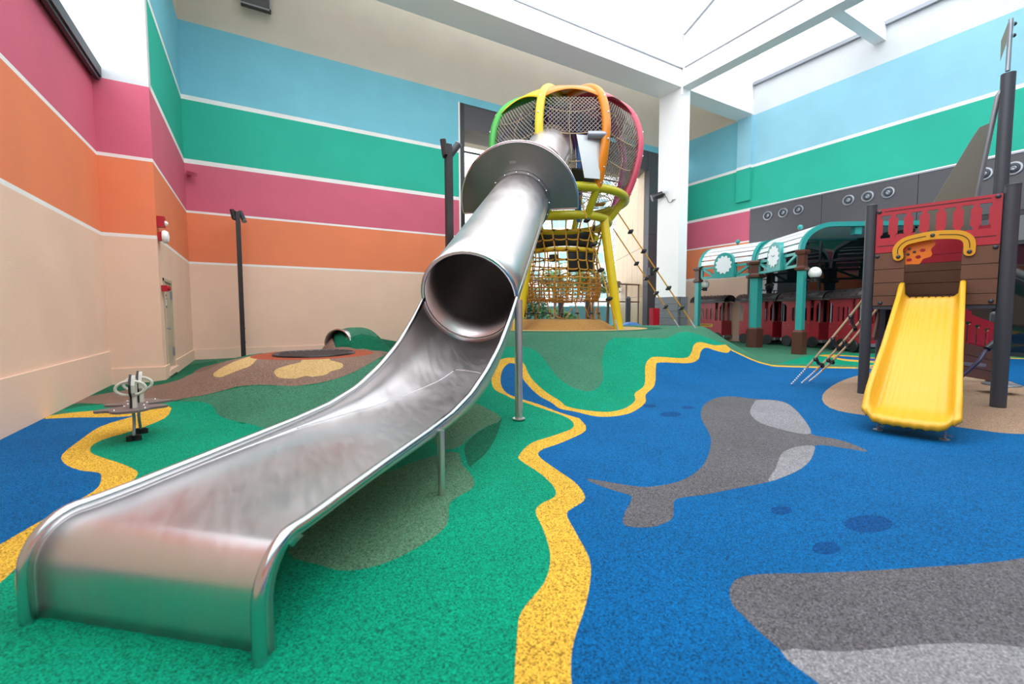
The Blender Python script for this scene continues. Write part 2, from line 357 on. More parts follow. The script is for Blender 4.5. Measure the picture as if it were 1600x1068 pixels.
l_out = [(165, 650), (205, 646), (245, 637), (262, 633), (268, 637), (257, 653), (209, 672), (162, 686), (143, 697), (143, 707), (162, 715), (190, 724), (213, 735), (213, 744), (190, 770), (140, 805), (80, 840), (38, 874), (0, 910), (-90, 980)]
l_in = [(-90, 900), (0, 850), (52, 820), (110, 788), (143, 769), (155, 758), (158, 746), (154, 738), (124, 734), (101, 724), (97, 710), (124, 688), (157, 666), (205, 651), (228, 645), (200, 650), (165, 651.5), (114, 652), (71, 654)]
P_fgreen += open_px(l_out, 3)[6:]+[xy(-2.6, .8), xy(-2.6, -5.4)]
P_lband = open_px([(71, 650), (114, 644), (165, 640), (215, 637), (262, 633)], 3)+open_px(l_out[4:], 3)+open_px(l_in, 3)
P_lblue = [xy(-2.6, 1.15)]+open_px(l_in[1:], 3)+[xy(-2.6, 7.55)]
P_strip = open_px([(95, 641), (130, 634), (200, 629), (269, 627), (266, 632), (215, 636.5), (165, 640), (114, 644)], 2)
brown = c7([(0, 850), (60, 838), (200, 843), (360, 841), (420, 830), (500, 815), (560, 805), (640, 785), (700, 770), (800, 765), (900, 770), (960, 765), (1050, 750), (1150, 715), (1250, 660), (1290, 635), (1220, 628), (1000, 615), (790, 640), (720, 655), (650, 670), (590, 685), (540, 700), (470, 740), (420, 755), (360, 768), (130, 805), (20, 830)])
cloud1 = c7([(595, 730), (600, 715), (640, 690), (690, 668), (740, 652), (780, 645), (770, 660), (740, 690), (700, 705), (650, 725), (620, 735)])
cloud2 = c7([(835, 715), (850, 700), (900, 685), (940, 675), (950, 660), (1000, 650), (1050, 657), (1060, 668), (1090, 675), (1110, 685), (1100, 700), (1060, 712), (1040, 725), (990, 733), (960, 730), (920, 740), (880, 740), (850, 735)])
tongue = c1([(250, 240), (320, 228), (390, 230), (440, 250), (480, 290), (540, 370), (600, 420), (660, 445), (710, 450), (750, 430), (775, 390), (770, 300), (785, 230), (810, 195), (860, 183), (1000, 185), (1090, 185), (1150, 160), (1200, 155), (1260, 170), (1330, 195), (1380, 213)])
P_emer = open_px(tongue, 3)+list(reversed(A_po))+open_px([(740, 580), (745, 560)], 2)
shade = lambda P: outline(P, 3)
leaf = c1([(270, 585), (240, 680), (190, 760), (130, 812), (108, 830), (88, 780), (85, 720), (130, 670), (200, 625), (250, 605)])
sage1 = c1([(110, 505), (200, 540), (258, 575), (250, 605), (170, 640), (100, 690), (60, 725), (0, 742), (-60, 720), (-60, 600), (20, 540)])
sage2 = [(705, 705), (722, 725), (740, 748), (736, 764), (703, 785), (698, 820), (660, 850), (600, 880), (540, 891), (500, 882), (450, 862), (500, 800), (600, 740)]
sage3 = c7([(430, 838), (540, 832), (590, 850), (610, 880), (650, 900), (760, 925), (900, 920), (1100, 840), (1240, 690), (1250, 662), (1150, 717), (1050, 752), (960, 768), (800, 768), (700, 775), (560, 808), (500, 817)])
whale = c2([(232, 375), (300, 385), (400, 400), (470, 395), (530, 380), (580, 350), (610, 310), (622, 260), (615, 230), (595, 195), (590, 165), (605, 140), (640, 122), (690, 118), (750, 125), (830, 131), (870, 146), (910, 186), (935, 235), (1000, 248), (1060, 265), (1113, 290), (1050, 281), (980, 271), (947, 272), (945, 290), (930, 320), (890, 352), (800, 385), (700, 405), (600, 425), (514, 438), (505, 470), (500, 500), (460, 520), (420, 527), (370, 525), (346, 512), (355, 475), (375, 432), (330, 415), (270, 395)])
wp1 = c2([(768, 129), (830, 131), (870, 146), (910, 186), (935, 233), (880, 230), (820, 215), (775, 200), (750, 180), (745, 160), (755, 140)])
wp2 = c2([(944, 273), (944, 290), (930, 320), (890, 351), (802, 384), (825, 340), (840, 300), (870, 281), (910, 272)])
whale2 = c2([(680, 730), (690, 700), (720, 681), (790, 672), (900, 670), (1000, 667), (1150, 660), (1300, 650), (1450, 640), (1600, 622), (1900, 560), (2200, 560), (2400, 640), (2400, 1000), (1900, 1120), (1300, 1150), (1100, 1100), (960, 1016), (840, 910), (770, 850), (720, 800), (690, 770)])
belly2 = c2([(840, 912), (1000, 915), (1100, 910), (1250, 895), (1380, 888), (1500, 892), (1650, 910), (1900, 960), (2200, 1000), (1900, 1110), (1300, 1148), (1100, 1098), (960, 1014)])
def ell(cx, cy, rx, ry, n=20): return [ground(cx+rx*math.cos(a), cy+ry*math.sin(a)) for a in np.linspace(0, 2*PI, n, False)]
def circ(c, r, n=36, sx=1, sy=1): return [np.array([c[0]+sx*r*math.cos(a), c[1]+sy*r*math.sin(a)]) for a in np.linspace(0, 2*PI, n, False)]
shippad = [ground(*q) for q in catmull([(1285, 617), (1310, 597), (1350, 584), (1400, 577), (1440, 575), (1507, 578), (1560, 590), (1620, 612), (1680, 650), (1640, 674), (1579, 677), (1498, 667), (1355, 649), (1297, 637)], 3)]
ZONES = [
    ('rubber_inlay', FOREST, shade(c7([(-60, 860), (60, 820), (160, 780), (420, 700), (700, 655), (1000, 600), (1330, 580), (1330, 640), (1240, 690), (1100, 800), (800, 790), (430, 850)])), 'dark forest green rubber along the wall and hill'),
    ('rubber_inlay', SAGE, shade(sage3), 'sage green rubber below the brown hill'),
    ('rubber_inlay', GREEN, P_fgreen, 'emerald green rubber around the long steel slide'),
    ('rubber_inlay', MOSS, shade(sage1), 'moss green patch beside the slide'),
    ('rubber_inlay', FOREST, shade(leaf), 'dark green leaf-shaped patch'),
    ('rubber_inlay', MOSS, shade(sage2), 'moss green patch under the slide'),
    ('rubber_inlay', GREEN, P_emer, 'emerald green rubber on the mound'),
    ('rubber_inlay', GREEN, P_strip, None),
    ('rubber_inlay', BLUE, P_blue, 'blue rubber water'),
    ('rubber_inlay', BLUE, P_lblue, 'blue rubber pond by the left wall'),
    ('shoreline', YEL, P_band, 'winding yellow shoreline band'),
    ('shoreline', YEL, P_lband, 'yellow shoreline band around the left pond'),
    ('rubber_inlay', BROWN, shade(brown), 'brown rubber hill'),
    ('cloud_inlay', SAND, shade(cloud1), 'sand coloured cloud patch'), ('cloud_inlay', SAND, shade(cloud2), 'sand coloured cloud patch'),
    ('ring_inlay', RUST, circ((CR_C.x, CR_C.y), .96), 'rust orange ring'),
    ('whale_inlay', DGREY, shade(whale), 'dark grey whale'), ('whale_belly', LGREY, shade(wp1), 'pale grey belly patch'), ('whale_belly', LGREY, shade(wp2), 'pale grey belly patch'),
    ('whale_inlay', DGREY, shade(whale2), 'dark grey whale cut by the frame'), ('whale_belly', LGREY, shade(belly2), 'pale grey belly patch'),
    ('rubber_inlay', TAN, shippad, 'tan rubber pad under the play ship'),
    ('rubber_inlay', FOREST, circ(TC, 2.75, sx=1.15), 'dark green ring around the climbing tower'), ('rubber_inlay', SAND, circ((TC.x+.15, TC.y), 2.3, sx=1.12), 'sand coloured ring around the climbing tower'),
    ('rubber_inlay', OCHRE, circ(TC, 1.75), 'ochre rubber dome under the climbing tower'),
]
for cx, cy, rx, ry in ((1357, 818, 38, 14), (1221, 797, 17, 7), (1291, 856, 23, 10), (1047, 647, 17, 4), (1015, 634, 10, 2.5), (1074, 636, 10, 2.5)):
    ZONES.append(('bubble_inlay', NAVY, ell(cx, cy, rx, ry), 'darker blue bubble spot'))
# the green, yellow and small pond beyond the thin shoreline
P_eg = [ground(*q) for q in ((1215, 568), (1260, 556), (1285, 551), (1330, 552), (1480, 560), (1480, 574), (1371, 571.5), (1290, 569))]
ZONES.insert(8, ('rubber_inlay', GREEN, P_eg, 'emerald green strip by the carriages'))
P_sp = [ground(*q) for q in catmull([(1278, 555), (1300, 553.5), (1340, 556), (1400, 562), (1460, 568), (1400, 567.5), (1340, 565), (1312, 562), (1300, 558)], 3)]
P_sp2 = [ground(*q) for q in catmull([(1305, 556), (1340, 557.5), (1400, 563), (1440, 567), (1400, 566), (1345, 562.5), (1315, 560)], 3)]
ZONES.insert(9, ('shoreline', YEL, P_sp, 'yellow edge of the small pond')); ZONES.insert(10, ('rubber_inlay', BLUE, P_sp2, 'small blue pond by the carriages'))
ZONES.append(('rubber_inlay', PURP, [ground(*q) for q in ((1336, 559), (1400, 561.5), (1440, 565.5), (1390, 564.2), (1350, 561))], 'purple streak in the small pond'))
for y in (550, 555.5):
    for dy, m_, lb_ in ((0, YEL, 'thin yellow stripe'), (1.5, GREEN, 'thin green stripe'), (3, YEL, 'thin yellow stripe')):
        ZONES.append(('stripe_inlay', m_, [ground(*q) for q in ((1578, y+dy), (1660, y+dy+3), (1660, y+dy+4.8), (1578, y+dy+1.5))], lb_))
FX0, FX1, FY0, FY1 = -2.6, 19.6, -5.3, 17.4
def in_poly(P, poly):
    Q = np.asarray(poly); ins = np.zeros(len(P), bool); n = len(Q)
    for i in range(n):
        a, b = Q[i], Q[(i+1) % n]; c = ((a[1] > P[:, 1]) != (b[1] > P[:, 1])); c &= P[:, 0] < (b[0]-a[0])*(P[:, 1]-a[1])/(b[1]-a[1]+1e-12)+a[0]; ins ^= c
    return ins
def build_floor():
    pts = []; edges = []
    for nm, m, poly, lb in ZONES:
        k = len(pts); n = len(poly); q = [(min(max(p[0], FX0), FX1), min(max(p[1], FY0), FY1)) for p in poly]
        pts += q; edges += [(k+i, k+(i+1) % n) for i in range(n)]
    k = len(pts); pts += [(FX0, FY0), (FX1, FY0), (FX1, FY1), (FX0, FY1)]; edges += [(k, k+1), (k+1, k+2), (k+2, k+3), (k+3, k)]
    g = .16; j = rnd
    for x in np.arange(FX0+.1, FX1, g):
        for y in np.arange(FY0+.1, FY1, g):
            if y < 0 or x > 15: 
                if (int(x/g)+int(y/g)) % 4: continue
            pts.append((x+j.uniform(-.03, .03), y+j.uniform(-.03, .03)))
    for (cx, cy, rr) in ((HUMP.x, HUMP.y, 1.6), (TC.x, TC.y, 2.2)):
        for x in np.arange(cx-rr, cx+rr, .085):
            for y in np.arange(cy-rr, cy+rr, .085):
                if math.hypot(x-cx, y-cy) < rr: pts.append((x+j.uniform(-.01, .01), y+j.uniform(-.01, .01)))
    vs, es, fs, *_ = delaunay_2d_cdt([Vector(p) for p in pts], edges, [], 0, 1e-4)
    P = np.array([(v.x, v.y) for v in vs]); F = np.array([f for f in fs if len(f) == 3])
    cen = P[F].mean(1); zone = np.full(len(F), -1)
    for i, (nm, m, poly, lb) in enumerate(ZONES): zone[in_poly(cen, poly)] = i
    hole = np.hypot(cen[:, 0]-CR_C.x, cen[:, 1]-CR_C.y) < .60
    Z = Hn(P)
    a, b, c = P[F[:, 0]], P[F[:, 1]], P[F[:, 2]]
    neg = ((b-a)[:, 0]*(c-a)[:, 1]-(b-a)[:, 1]*(c-a)[:, 0]) < 0; F[neg] = F[neg][:, ::-1]
    root = None
    for i in [-1]+list(range(len(ZONES))):
        f = F[(zone == i)]
        if not len(f): continue
        u, inv = np.unique(f, return_inverse=True); mb = MB()
        mb.V = [(P[q, 0], P[q, 1], Z[q]) for q in u]; mb.F = [tuple(t) for t in inv.reshape(-1, 3)]
        if i < 0:
            root = mb.build('floor', SAGE, kind='structure', smooth=2)
        else:
            nm, m, poly, lb = ZONES[i]; mb.build(nm, m, root, smooth=2, label=lb)
    return root
floor = build_floor()

# ------------------------------------------------------------------ room shell
XL, XD, YR, YB, XR = -2.38, -1.58, 10.83, 15.6, 19.3
wl = MB().box(XL-.2, XL, -5.2, YR+.2, -.1, 5.56).build('wall_left', W_LEFT, kind='structure')
MB().box(XL-6, XD, YR, YR+.2, -.1, 15.5).build('wall_left_return', W_LEFT, kind='structure')
MB().obox((XD-.2, YR+.2, -.1), (.2, 0, 0), (0, .42, 0), (0, 0, 17.5)).box(XD-.2, XD, 12.18, YB+.2, -.1, 17.4).box(XD-.2, XD, YR+.62, 12.18, 2.0, 17.4).box(XD-.2, XD, YR+.62, 12.18, -.1, .17).build('wall_left_rear', W_BACK, kind='structure')
OX0 = 6.94
MB().box(XD-.2, 6.78, YB, YB+.25, -.1, 17.4).box(6.78, XR+.2, YB, YB+.25, 9.15, 17.4).build('wall_back', W_BACK, kind='structure')
wr = MB().box(XR, XR+.3, 11.95, YB+.3, -.1, 17.4).build('wall_right_recess', W_REC, kind='structure')
wr = MB().box(XR, XR+.3, -5.2, 11.95, 5.92, 11.25).build('wall_right', W_RIGHT, kind='structure')
MB().box(XL-.2, XR+.3, -5.5, -5.3, -.1, 11.25).build('wall_front', W_BACK, kind='structure')
# baseboards
b = MB(); b.box(XL, XL+.03, -5.2, YR, -.05, .62); b.build('baseboard_left', M_PEACH, kind='structure')
MB().box(XL, XD+.03, YR-.03, YR, -.05, .29).build('baseboard_return', M_PEACH, kind='structure')
MB().box(XD, XD+.03, YR, YR+.55, -.05, .29).box(XD, XD+.03, 12.25, YB, -.05, .29).build('baseboard_rear', M_PEACH, kind='structure')
MB().box(XD, 6.78, YB-.03, YB, -.05, .3).build('baseboard_back', M_PEACH, kind='structure')
# dark rail on top of the left wall
r = MB().box(XL-.3, XL+.14, -5.2, YR-.02, 5.56, 5.62).box(XL+.02, XL+.14, -5.2, YR-.02, 5.62, 5.74).box(XL+.05, XL+.11, -5.2, YR-.02, 5.50, 5.56)
r.build('trim_1', M_CHAR, kind='structure')
# skylight beams, column, curbs
BZ = 10.03; CX0, CX1, CY0, CY1 = 14.575, 15.064, 11.94, 13.03
MB().box(XL-6, CX0, CY0, CY1, BZ, BZ+.66).build('trim_2', M_WHITE, kind='structure')
MB().box(CX0, CX1, -5.2, CY0, BZ, BZ+.66).build('trim_3', M_WHITE, kind='structure')
MB().box(CX1, XR, CY0, CY1-.3, BZ, BZ+.66).build('trim_4', M_WHITE, kind='structure')
MB().box(XL-6, CX1, CY0+.03, CY1, BZ+.70, BZ+3.15).build('wall_curb_back', M_WHITE, kind='structure')
MB().box(XL-6, CX1, CY0-.03, CY1, BZ+.66, BZ+.70).build('trim_5', M_GREYM, kind='structure')
MB().box(CX0+.03, CX1, -5.2, CY0, BZ+.70, BZ+3.2).build('wall_curb_right', M_WHITE, kind='structure')
MB().box(CX0-.03, CX1, -5.2, CY0-.03, BZ+.66, BZ+.70).build('trim_6', M_GREYM, kind='structure')
MB().box(CX1, XR+.3, CY0+.03, CY1-.3, BZ+.66, BZ+4.5).build('wall_curb_recess', M_WHITE, kind='structure')
MB().box(XL-6, XR+.3, CY1, YB+.3, 17.4, 17.7).build('ceiling', M_BEIGE, kind='structure')
MB().box(XR-.14, XR+.3, -5.2, CY0, 11.23, 11.31).box(XR-.14, XR-.08, -5.2, CY0, 11.31, 11.37).build('trim_7', M_GREYM, kind='structure')
MB().box(CX1, XR, 7.25, 7.6, 10.75, 11.28).build('trim_8', M_WHITE, kind='structure')
MB().tube([V((CX0+.0, CY0-.05, 11.95)), V((CX0+.0, 5, 15.0))], .035, 6).build('trim_9', M_GREYM, kind='structure')
MB().tube([V((CX0-.03, CY0-.06, BZ+.8)), V((CX0-.05, CY0-.12, BZ+.6)), V((CX0-.03, CY0-.05, BZ+.3)), V((CX0-.03, CY0-.03, BZ-.3))], .035, 6).build('trim_10', M_WHITE, kind='structure')
MB().box(XR-.13, XR, 11.95, 12.6, 6.33, BZ).build('wall_pilaster', W_RIGHT, kind='structure')
c = MB().box(CX0, CX1, CY0, CY1, -.1, BZ).build('column', mat('column_white', (240, 240, 240), .6), kind='structure')
# quilted pad wrapped round the foot of the column
pz0 = .55
for i in range(5):
    z0 = pz0+i*.285
    MB().box(CX0-.06, CX0, CY0-.06, CY1, z0, z0+.275).box(CX0, CX1+.06, CY0-.06, CY0, z0, z0+.275).build('pad_panel', M_PAD, c, label='dark grey padding')
s = MB()
for i in range(22): s.tube([V((CX0+.01, CY0-.062, pz0+.03+i*.064)), V((CX0+.07, CY0-.075, pz0+.05+i*.064)), V((CX0+.11, CY0-.062, pz0+.03+i*.064))], .009, 5)
s.build('pad_lacing', M_BLACK, c, label='black lacing')

# ---- right wall: dark cladding panels and tinted glazing
def right_panel(y0, y1, z0, z1): return MB().box(XR-.05, XR, y0+.008, y1-.008, z0, z1)
ys = [11.95-2.9*i for i in range(7)]
panels = MB().box(XR-.01, XR+.3, -5.2, 11.95, 4.25, 5.92).build('wall_right_band', M_FRAME, kind='structure')
for i in range(6): right_panel(ys[i+1], ys[i], 4.27, 5.90).build('cladding_panel', M_PANEL, panels)
MB().box(XR-.07, XR, -5.2, 11.95, 5.90, 5.945).build('trim_11', M_GREYM, kind='structure')
win = MB().box(XR-.02, XR+.08, -5.2, 11.95, 4.13, 4.27).box(XR-.02, XR+.08, -5.2, 11.95, -.05, .12).box(XR-.02, XR+.08, -5.2, 11.95, 3.28, 3.36).build('window_1', M_FRAME, kind='structure')
for i in range(6):
    MB().box(XR+.02, XR+.05, ys[i+1]+.03, ys[i]-.03, .1, 3.30).build('pane', M_GLASS, win, label='dark tinted glass pane'); MB().box(XR+.02, XR+.05, ys[i+1]+.03, ys[i]-.03, 3.34, 4.15).build('pane', M_GLASS, win)
    MB().box(XR-.02, XR+.07, ys[i]-.03, ys[i]+.03, 0, 4.2).build('mullion', M_FRAME, win)

# ---- opening in the back wall
tr = MB().box(6.78, 6.84, YB-.02, YB+.25, -.1, 9.15).build('trim_12', M_LINEW, kind='structure')
fr = MB().box(6.84, 7.02, YB-.01, YB+1.2, -.1, 9.15).build('window_2', M_FRAME, kind='structure')
for i in range(7):
    x0 = 7.02+i*1.62; MB().box(x0+.01, min(x0+1.61, 18.9), YB+.02, YB+.2, 8.28, 9.15).build('lintel_panel', M_PANEL, fr)
MB().box(7.02, 18.9, YB+.2, YB+1.3, 8.28, 8.34).build('soffit', mat('soffit_grey', (150, 146, 146), .6), fr, label='pale grey soffit')
for z0, z1 in ((-.1, 2.6), (2.61, 5.2), (5.21, 8.28)): MB().box(16.84, XR, YB, YB+.3, z0, z1).build('jamb_panel', M_PANEL, fr, label='dark grey jamb panel')
MB().box(7.02, 16.84, YB+1.25, YB+1.31, 7.86, 7.92).build('mullion', M_FRAME, fr)
for x in (10.2, 13.5): MB().box(x-.03, x+.03, YB+1.25, YB+1.31, 7.9, 8.28).build('mullion', M_FRAME, fr)
MB().box(7.10, 7.16, YB+1.22, YB+1.3, 0, 8.28).build('mullion', M_FRAME, fr)
d_ = V((.503, .864, 0)); p_ = V((.864, -.503, 0)); A_ = V((16.84, YB+.3, 0))
ww = MB().obox(A_+V((0, 0, -.1)), d_*6, p_*.25, (0, 0, 8.4)).build('wall_timber', mat('wood_joint', (120, 96, 76), .7), kind='structure')
for i in range(6):
    for z0, z1 in ((0, 2.15), (2.17, 4.6), (4.62, 8.3)):
        MB().obox(A_-p_*.02+d_*(i+.01)+V((0, 0, z0)), d_*.98, p_*.02, (0, 0, z1-z0)).build('cladding_board', M_WOOD, ww)
MB().box(7, 16.5, YB+1.0, YB+1.9, 8.34, 8.5).build('ceiling_porch', M_BEIGE, kind='structure')

# ------------------------------------------------------------------ long steel slide
F0 = np.array([-.42, 2.24]); MM = at(733, 465, 5.22); M0 = np.array([MM.x, MM.y]); D0 = np.array([.66, .751]); D1 = np.array([.655, .755]); LL = float(np.linalg.norm(M0-F0))
def plan(t):
    h = (2*t**3-3*t**2+1, t**3-2*t**2+t, -2*t**3+3*t**2, t**3-t**2); g = (6*t**2-6*t, 3*t**2-4*t+1, -6*t**2+6*t, 3*t**2-2*t)
    p = h[0]*F0+h[1]*D0*LL+h[2]*M0+h[3]*D1*LL; q = g[0]*F0+g[1]*D0*LL+g[2]*M0+g[3]*D1*LL; q = q/np.linalg.norm(q)
    return V((p[0], p[1], 0)), V((q[0], q[1], 0))
SW = .565
TA = at(811, 318, 8.75); TT = at(861, 231, 11.3)          # collar and upper end of the tube axis
ax1 = (TA-MM).normalized(); ax2 = (TT-TA).normalized()
sl = thing('tube_slide', 'long brushed steel slide with open chute and tube running up to the climbing globe', 'slide', (0.3, 2.9, 0))
def trough():
    rows = []; rl = []; rr = []; st = []
    a0 = V((D0[0], D0[1], 0)); n0 = V((a0.y, -a0.x, 0)); base = V((F0[0], F0[1], 0))
    for i in range(4): st.append((base+V((0, 0, .0+.06*i)), n0, -a0, .05, 9))
    for i in range(1, 10):
        th = PI/2*i/9; st.append((base+a0*(.15*(1-math.cos(th)))+V((0, 0, .20+.17*math.sin(th))), n0, -a0*math.cos(th)+V((0, 0, math.sin(th))), .05, 9))
    for t in np.linspace(.06, 1, 40):
        p, d = plan(t); n = V((d.y, -d.x, 0)); ph = interp(t, [0, .4, .6, .8, 1], [0, .03, .2, .42, math.asin(ax1.z)])
        rz = interp(t, [.05, .1, .2, .3, .4, .5, .6, .7, .8, .9, 1.], [.418, .422, .445, .472, .502, .545, .632, .782, .975, 1.225, MM.z])
        dp = interp(t, [0, .2, .3, .4, .5, .6, .7, .8, .9, 1], [.05, .06, .075, .10, .16, .25, .36, .46, .52, SW])
        up = -d*math.sin(ph)+V((0, 0, math.cos(ph))); ex = interp(t, [0, .3, .5, .8, 1], [9, 7, 3.6, 2.3, 2])
        st.append((p+V((0, 0, rz))-up*dp, n, up, dp, ex))
    for c, n, up, dp, ex in st:
        row = []
        for k in range(33):
            a = PI+PI*k/32; x = math.cos(a); z = math.sin(a)
            row.append(c+up*dp+n*(SW*math.copysign(abs(x)**(2/ex), x))-up*(dp*abs(z)**(2/ex)))
        rows.append(row); rl.append(row[0]); rr.append(row[-1])
    return rows, rl, rr
rows, rl, rr = trough()
MB().sheet(rows).build('chute', STEEL, sl, smooth=2, solid=.012)
MB().tube(rl, .026, 10).build('rim', RIMST, sl, smooth=True); MB().tube(rr, .026, 10).build('rim', RIMST, sl, smooth=True)
# side flanges that close the rounded lip
for side, rim in ((-1, rl), (1, rr)):
    pts = rim[:13]; n0 = V((D0[1], -D0[0], 0))*side*.02; a0 = V((D0[0], D0[1], 0))
    mb = MB(); inn = [V((p.x, p.y, p.z)) for p in pts]; inr = [p+a0*.07+V((0, 0, -.02)) if i < 10 else p+a0*.06+V((0, 0, -.06)) for i, p in enumerate(pts)]
    mb.sheet([inn, inr]).build('lip_flange', STEEL, sl, smooth=2, solid=.01)
# weld seams across the chute
def on_row(i, k): return rows[min(i, len(rows)-1)][k]
nr = len(rows)
def bil(a, b):
    i, k = int(a), int(b); u, v = a-i, b-k; i2, k2 = min(i+1, nr-1), min(k+1, 32)
    return (rows[i][k]*(1-v)+rows[i][k2]*v)*(1-u)+(rows[i2][k]*(1-v)+rows[i2][k2]*v)*u+V((0, 0, .007))
sp = [bil(nr-26+19*q, 4+11*q**1.3) for q in np.linspace(0, 1, 20)]
sp2 = [bil(nr-7-5*q*q, 15+12*q) for q in np.linspace(0, 1, 9)]
MB().tube(catmull(sp, 2, False), .006, 5).tube(catmull(sp2, 2, False), .006, 5).build('weld_seam', RIMST, sl, smooth=2)
# tube
def ring(c, ax, r, n=40):
    e = V((ax.y, -ax.x, 0)).normalized(); f = e.cross(ax).normalized()
    return [c+(e*math.cos(2*PI*k/n)+f*math.sin(2*PI*k/n))*r for k in range(n+1)]
def tube_shell(a, b, r, m=6): 
    ax = (b-a).normalized(); return [ring(a.lerp(b, i/m), ax, r) for i in range(m+1)]
MB().sheet(tube_shell(MM, TA, SW, 8)).build('tube', STEEL, sl, smooth=2, solid=.012)
MB().sheet(tube_shell(TA+ax1*.02, TT, SW*.98, 6)).build('tube', STEEL, sl, smooth=2, solid=.012)
MB().tube(ring(MM, ax1, SW+.004)[:-1], .024, 8, closed=True).build('mouth_ring', RIMST, sl, smooth=True)
mid_ = TA.lerp(TT, .55); MB().tube(ring(mid_, ax2, SW+.0)[:-1], .012, 6, closed=True).build('joint_ring', RIMST, sl, smooth=True)
# collar: a big half round visor across the tube
e = V((ax1.y, -ax1.x, 0)).normalized(); f = e.cross(ax1).normalized()
if f.z < 0: f = -f
RC = 1.16; a_lo = math.radians(-6)
outer = [(RC*math.cos(a), RC*math.sin(a)) for a in np.linspace(a_lo, PI-a_lo, 48)]
hole = [((SW+.01)*math.cos(a), (SW+.01)*math.sin(a)) for a in np.linspace(a_lo*1.6, PI-a_lo*1.6, 30)]
yb = outer[0][1]
pl_ = outer+[(hole[-1][0], yb)]+list(reversed(hole))+[(hole[0][0], yb)]
TAo = TA-f*.02
MB().prism(pl_, TAo, e, f, ax1*.014).build('collar', COLST, sl, label='satin steel visor around the tube')
MB().tube([TAo+e*x+f*y for x, y in outer]+[], .022, 8).tube([TAo+e*outer[-1][0]+f*yb, TAo+e*hole[-1][0]+f*yb], .018, 6).tube([TAo+e*outer[0][0]+f*yb, TAo+e*hole[0][0]+f*yb], .018, 6).build('collar_rim', RIMST, sl, smooth=True)
fl = MB(); 
r1, r2 = ring(TA-ax1*.03, ax1, SW+.012), ring(TA-ax1*.03, ax1, SW+.06); r3 = ring(TA, ax1, SW+.06)
fl.sheet([r1, r2]).sheet([r2, r3]); flo = fl.build('flange', COLST, sl, smooth=True)
for k in range(16):
    p = ring(TA-ax1*.03, ax1, SW+.036, 16)[k]; MB().lathe([(.017, 0), (.017, .02), (.008, .03)], p, -ax1, 8).build('bolt', M_BOLT, sl)
MB().cbox(TAo+f*.80-e*.06-ax1*.004, e*.12, f*.045, ax1*.008).build('maker_plate', M_GREYM, sl)
# two support posts
d_m = plan(1.)[1]; n_m = V((d_m.y, -d_m.x, 0)); q = MM+n_m*(SW+.03)
zg = hz(q); MB().tube([V((q.x, q.y, zg-.03)), V((q.x, q.y, MM.z-.03))], .045, 14).build('support_post', STEEL, sl, smooth=True)
MB().lathe([(.075, 0), (.075, .012)], (q.x, q.y, zg+.006), n=14).build('post_flange', STEEL, sl)
q = flat(690, 772, hz(flat(690, 772))); MB().tube([V((q.x, q.y, -.02)), V((q.x, q.y, .47))], .026, 12).build('support_post', STEEL, sl, smooth=True)

# ------------------------------------------------------------------ climbing tower with the globe on top
GD = 13.0
G = lat(GD, (878-800)/FPX*GD); tw = thing('climbing_tower', 'tall climbing tower with a rainbow ribbed globe, rope nets and yellow legs', 'climbing frame', (G.x, G.y, .93))
FWD = V((-math.sin(YAW), -math.cos(YAW), 0)); SID = V((math.cos(YAW), -math.sin(YAW), 0))
def gp(ang, r, z, c=G): a = math.radians(ang); return V((c.x, c.y, 0))+SID*(r*math.sin(a))+FWD*(r*math.cos(a))+V((0, 0, z))
ZU, ZL = 4.48, 3.88
prof = [(1.78, ZU), (1.95, 4.9), (2.09, 5.4), (2.14, 5.9), (2.04, 6.4), (1.80, 6.80), (1.35, 7.10), (.8, 7.26), (.3, 7.32)]
pf = catmull(prof, 4, False)
pz_r = lambda z: interp(z, [p[1] for p in pf], [p[0] for p in pf])
angs = [-22+45*k for k in range(8)]
cols = ['yellow', 'orange', 'pink', 'magenta', 'purple', 'purple', 'blue', 'green']
for a, cn in zip(angs, cols):
    pts = [gp(a, r, z) for r, z in pf]; rb = MB().tube(pts, .108, 12).build('rib', RIBC[cn], tw, smooth=True, label=cn+' rib')
    for q in (1, 4, 9, 14, 18):
        o_ = (gp(a, 1, 0)-gp(a, 0, 0)).normalized(); MB().lathe([(.026, 0), (.026, .015), (.012, .028)], gp(a, pf[q][0]+.103, pf[q][1]), o_, 6).build('bolt', M_BOLT, rb)
pcol = {0: 'orange', 1: 'pink', 2: 'magenta', 3: 'purple', 4: 'purple', 5: 'blue', 6: 'green', 7: 'yellow'}
for i, a in enumerate(angs):
    rows_ = []
    for u in np.linspace(0, 1, 13):
        aa = a+45*u; zb = 6.55+.24*math.sin(PI*u)
        k0 = interp(zb, [p[1] for p in pf], range(len(pf)))
        rows_.append([gp(aa, interp(k, range(len(pf)), [p[0] for p in pf])*(1-.015*math.sin(PI*u)), interp(k, range(len(pf)), [p[1] for p in pf])+.03) for k in np.linspace(k0, len(pf)-1, 9)])
    MB().sheet(rows_).build('crown_panel', RIBC[pcol[i]], tw, smooth=2, solid=.012, label=pcol[i]+' crown panel')
MB().lathe([(.42, 0), (.40, .05), (0, .09)], gp(0, 0, 7.30), n=20).build('crown_cap', M_GREYM, tw, smooth=True)
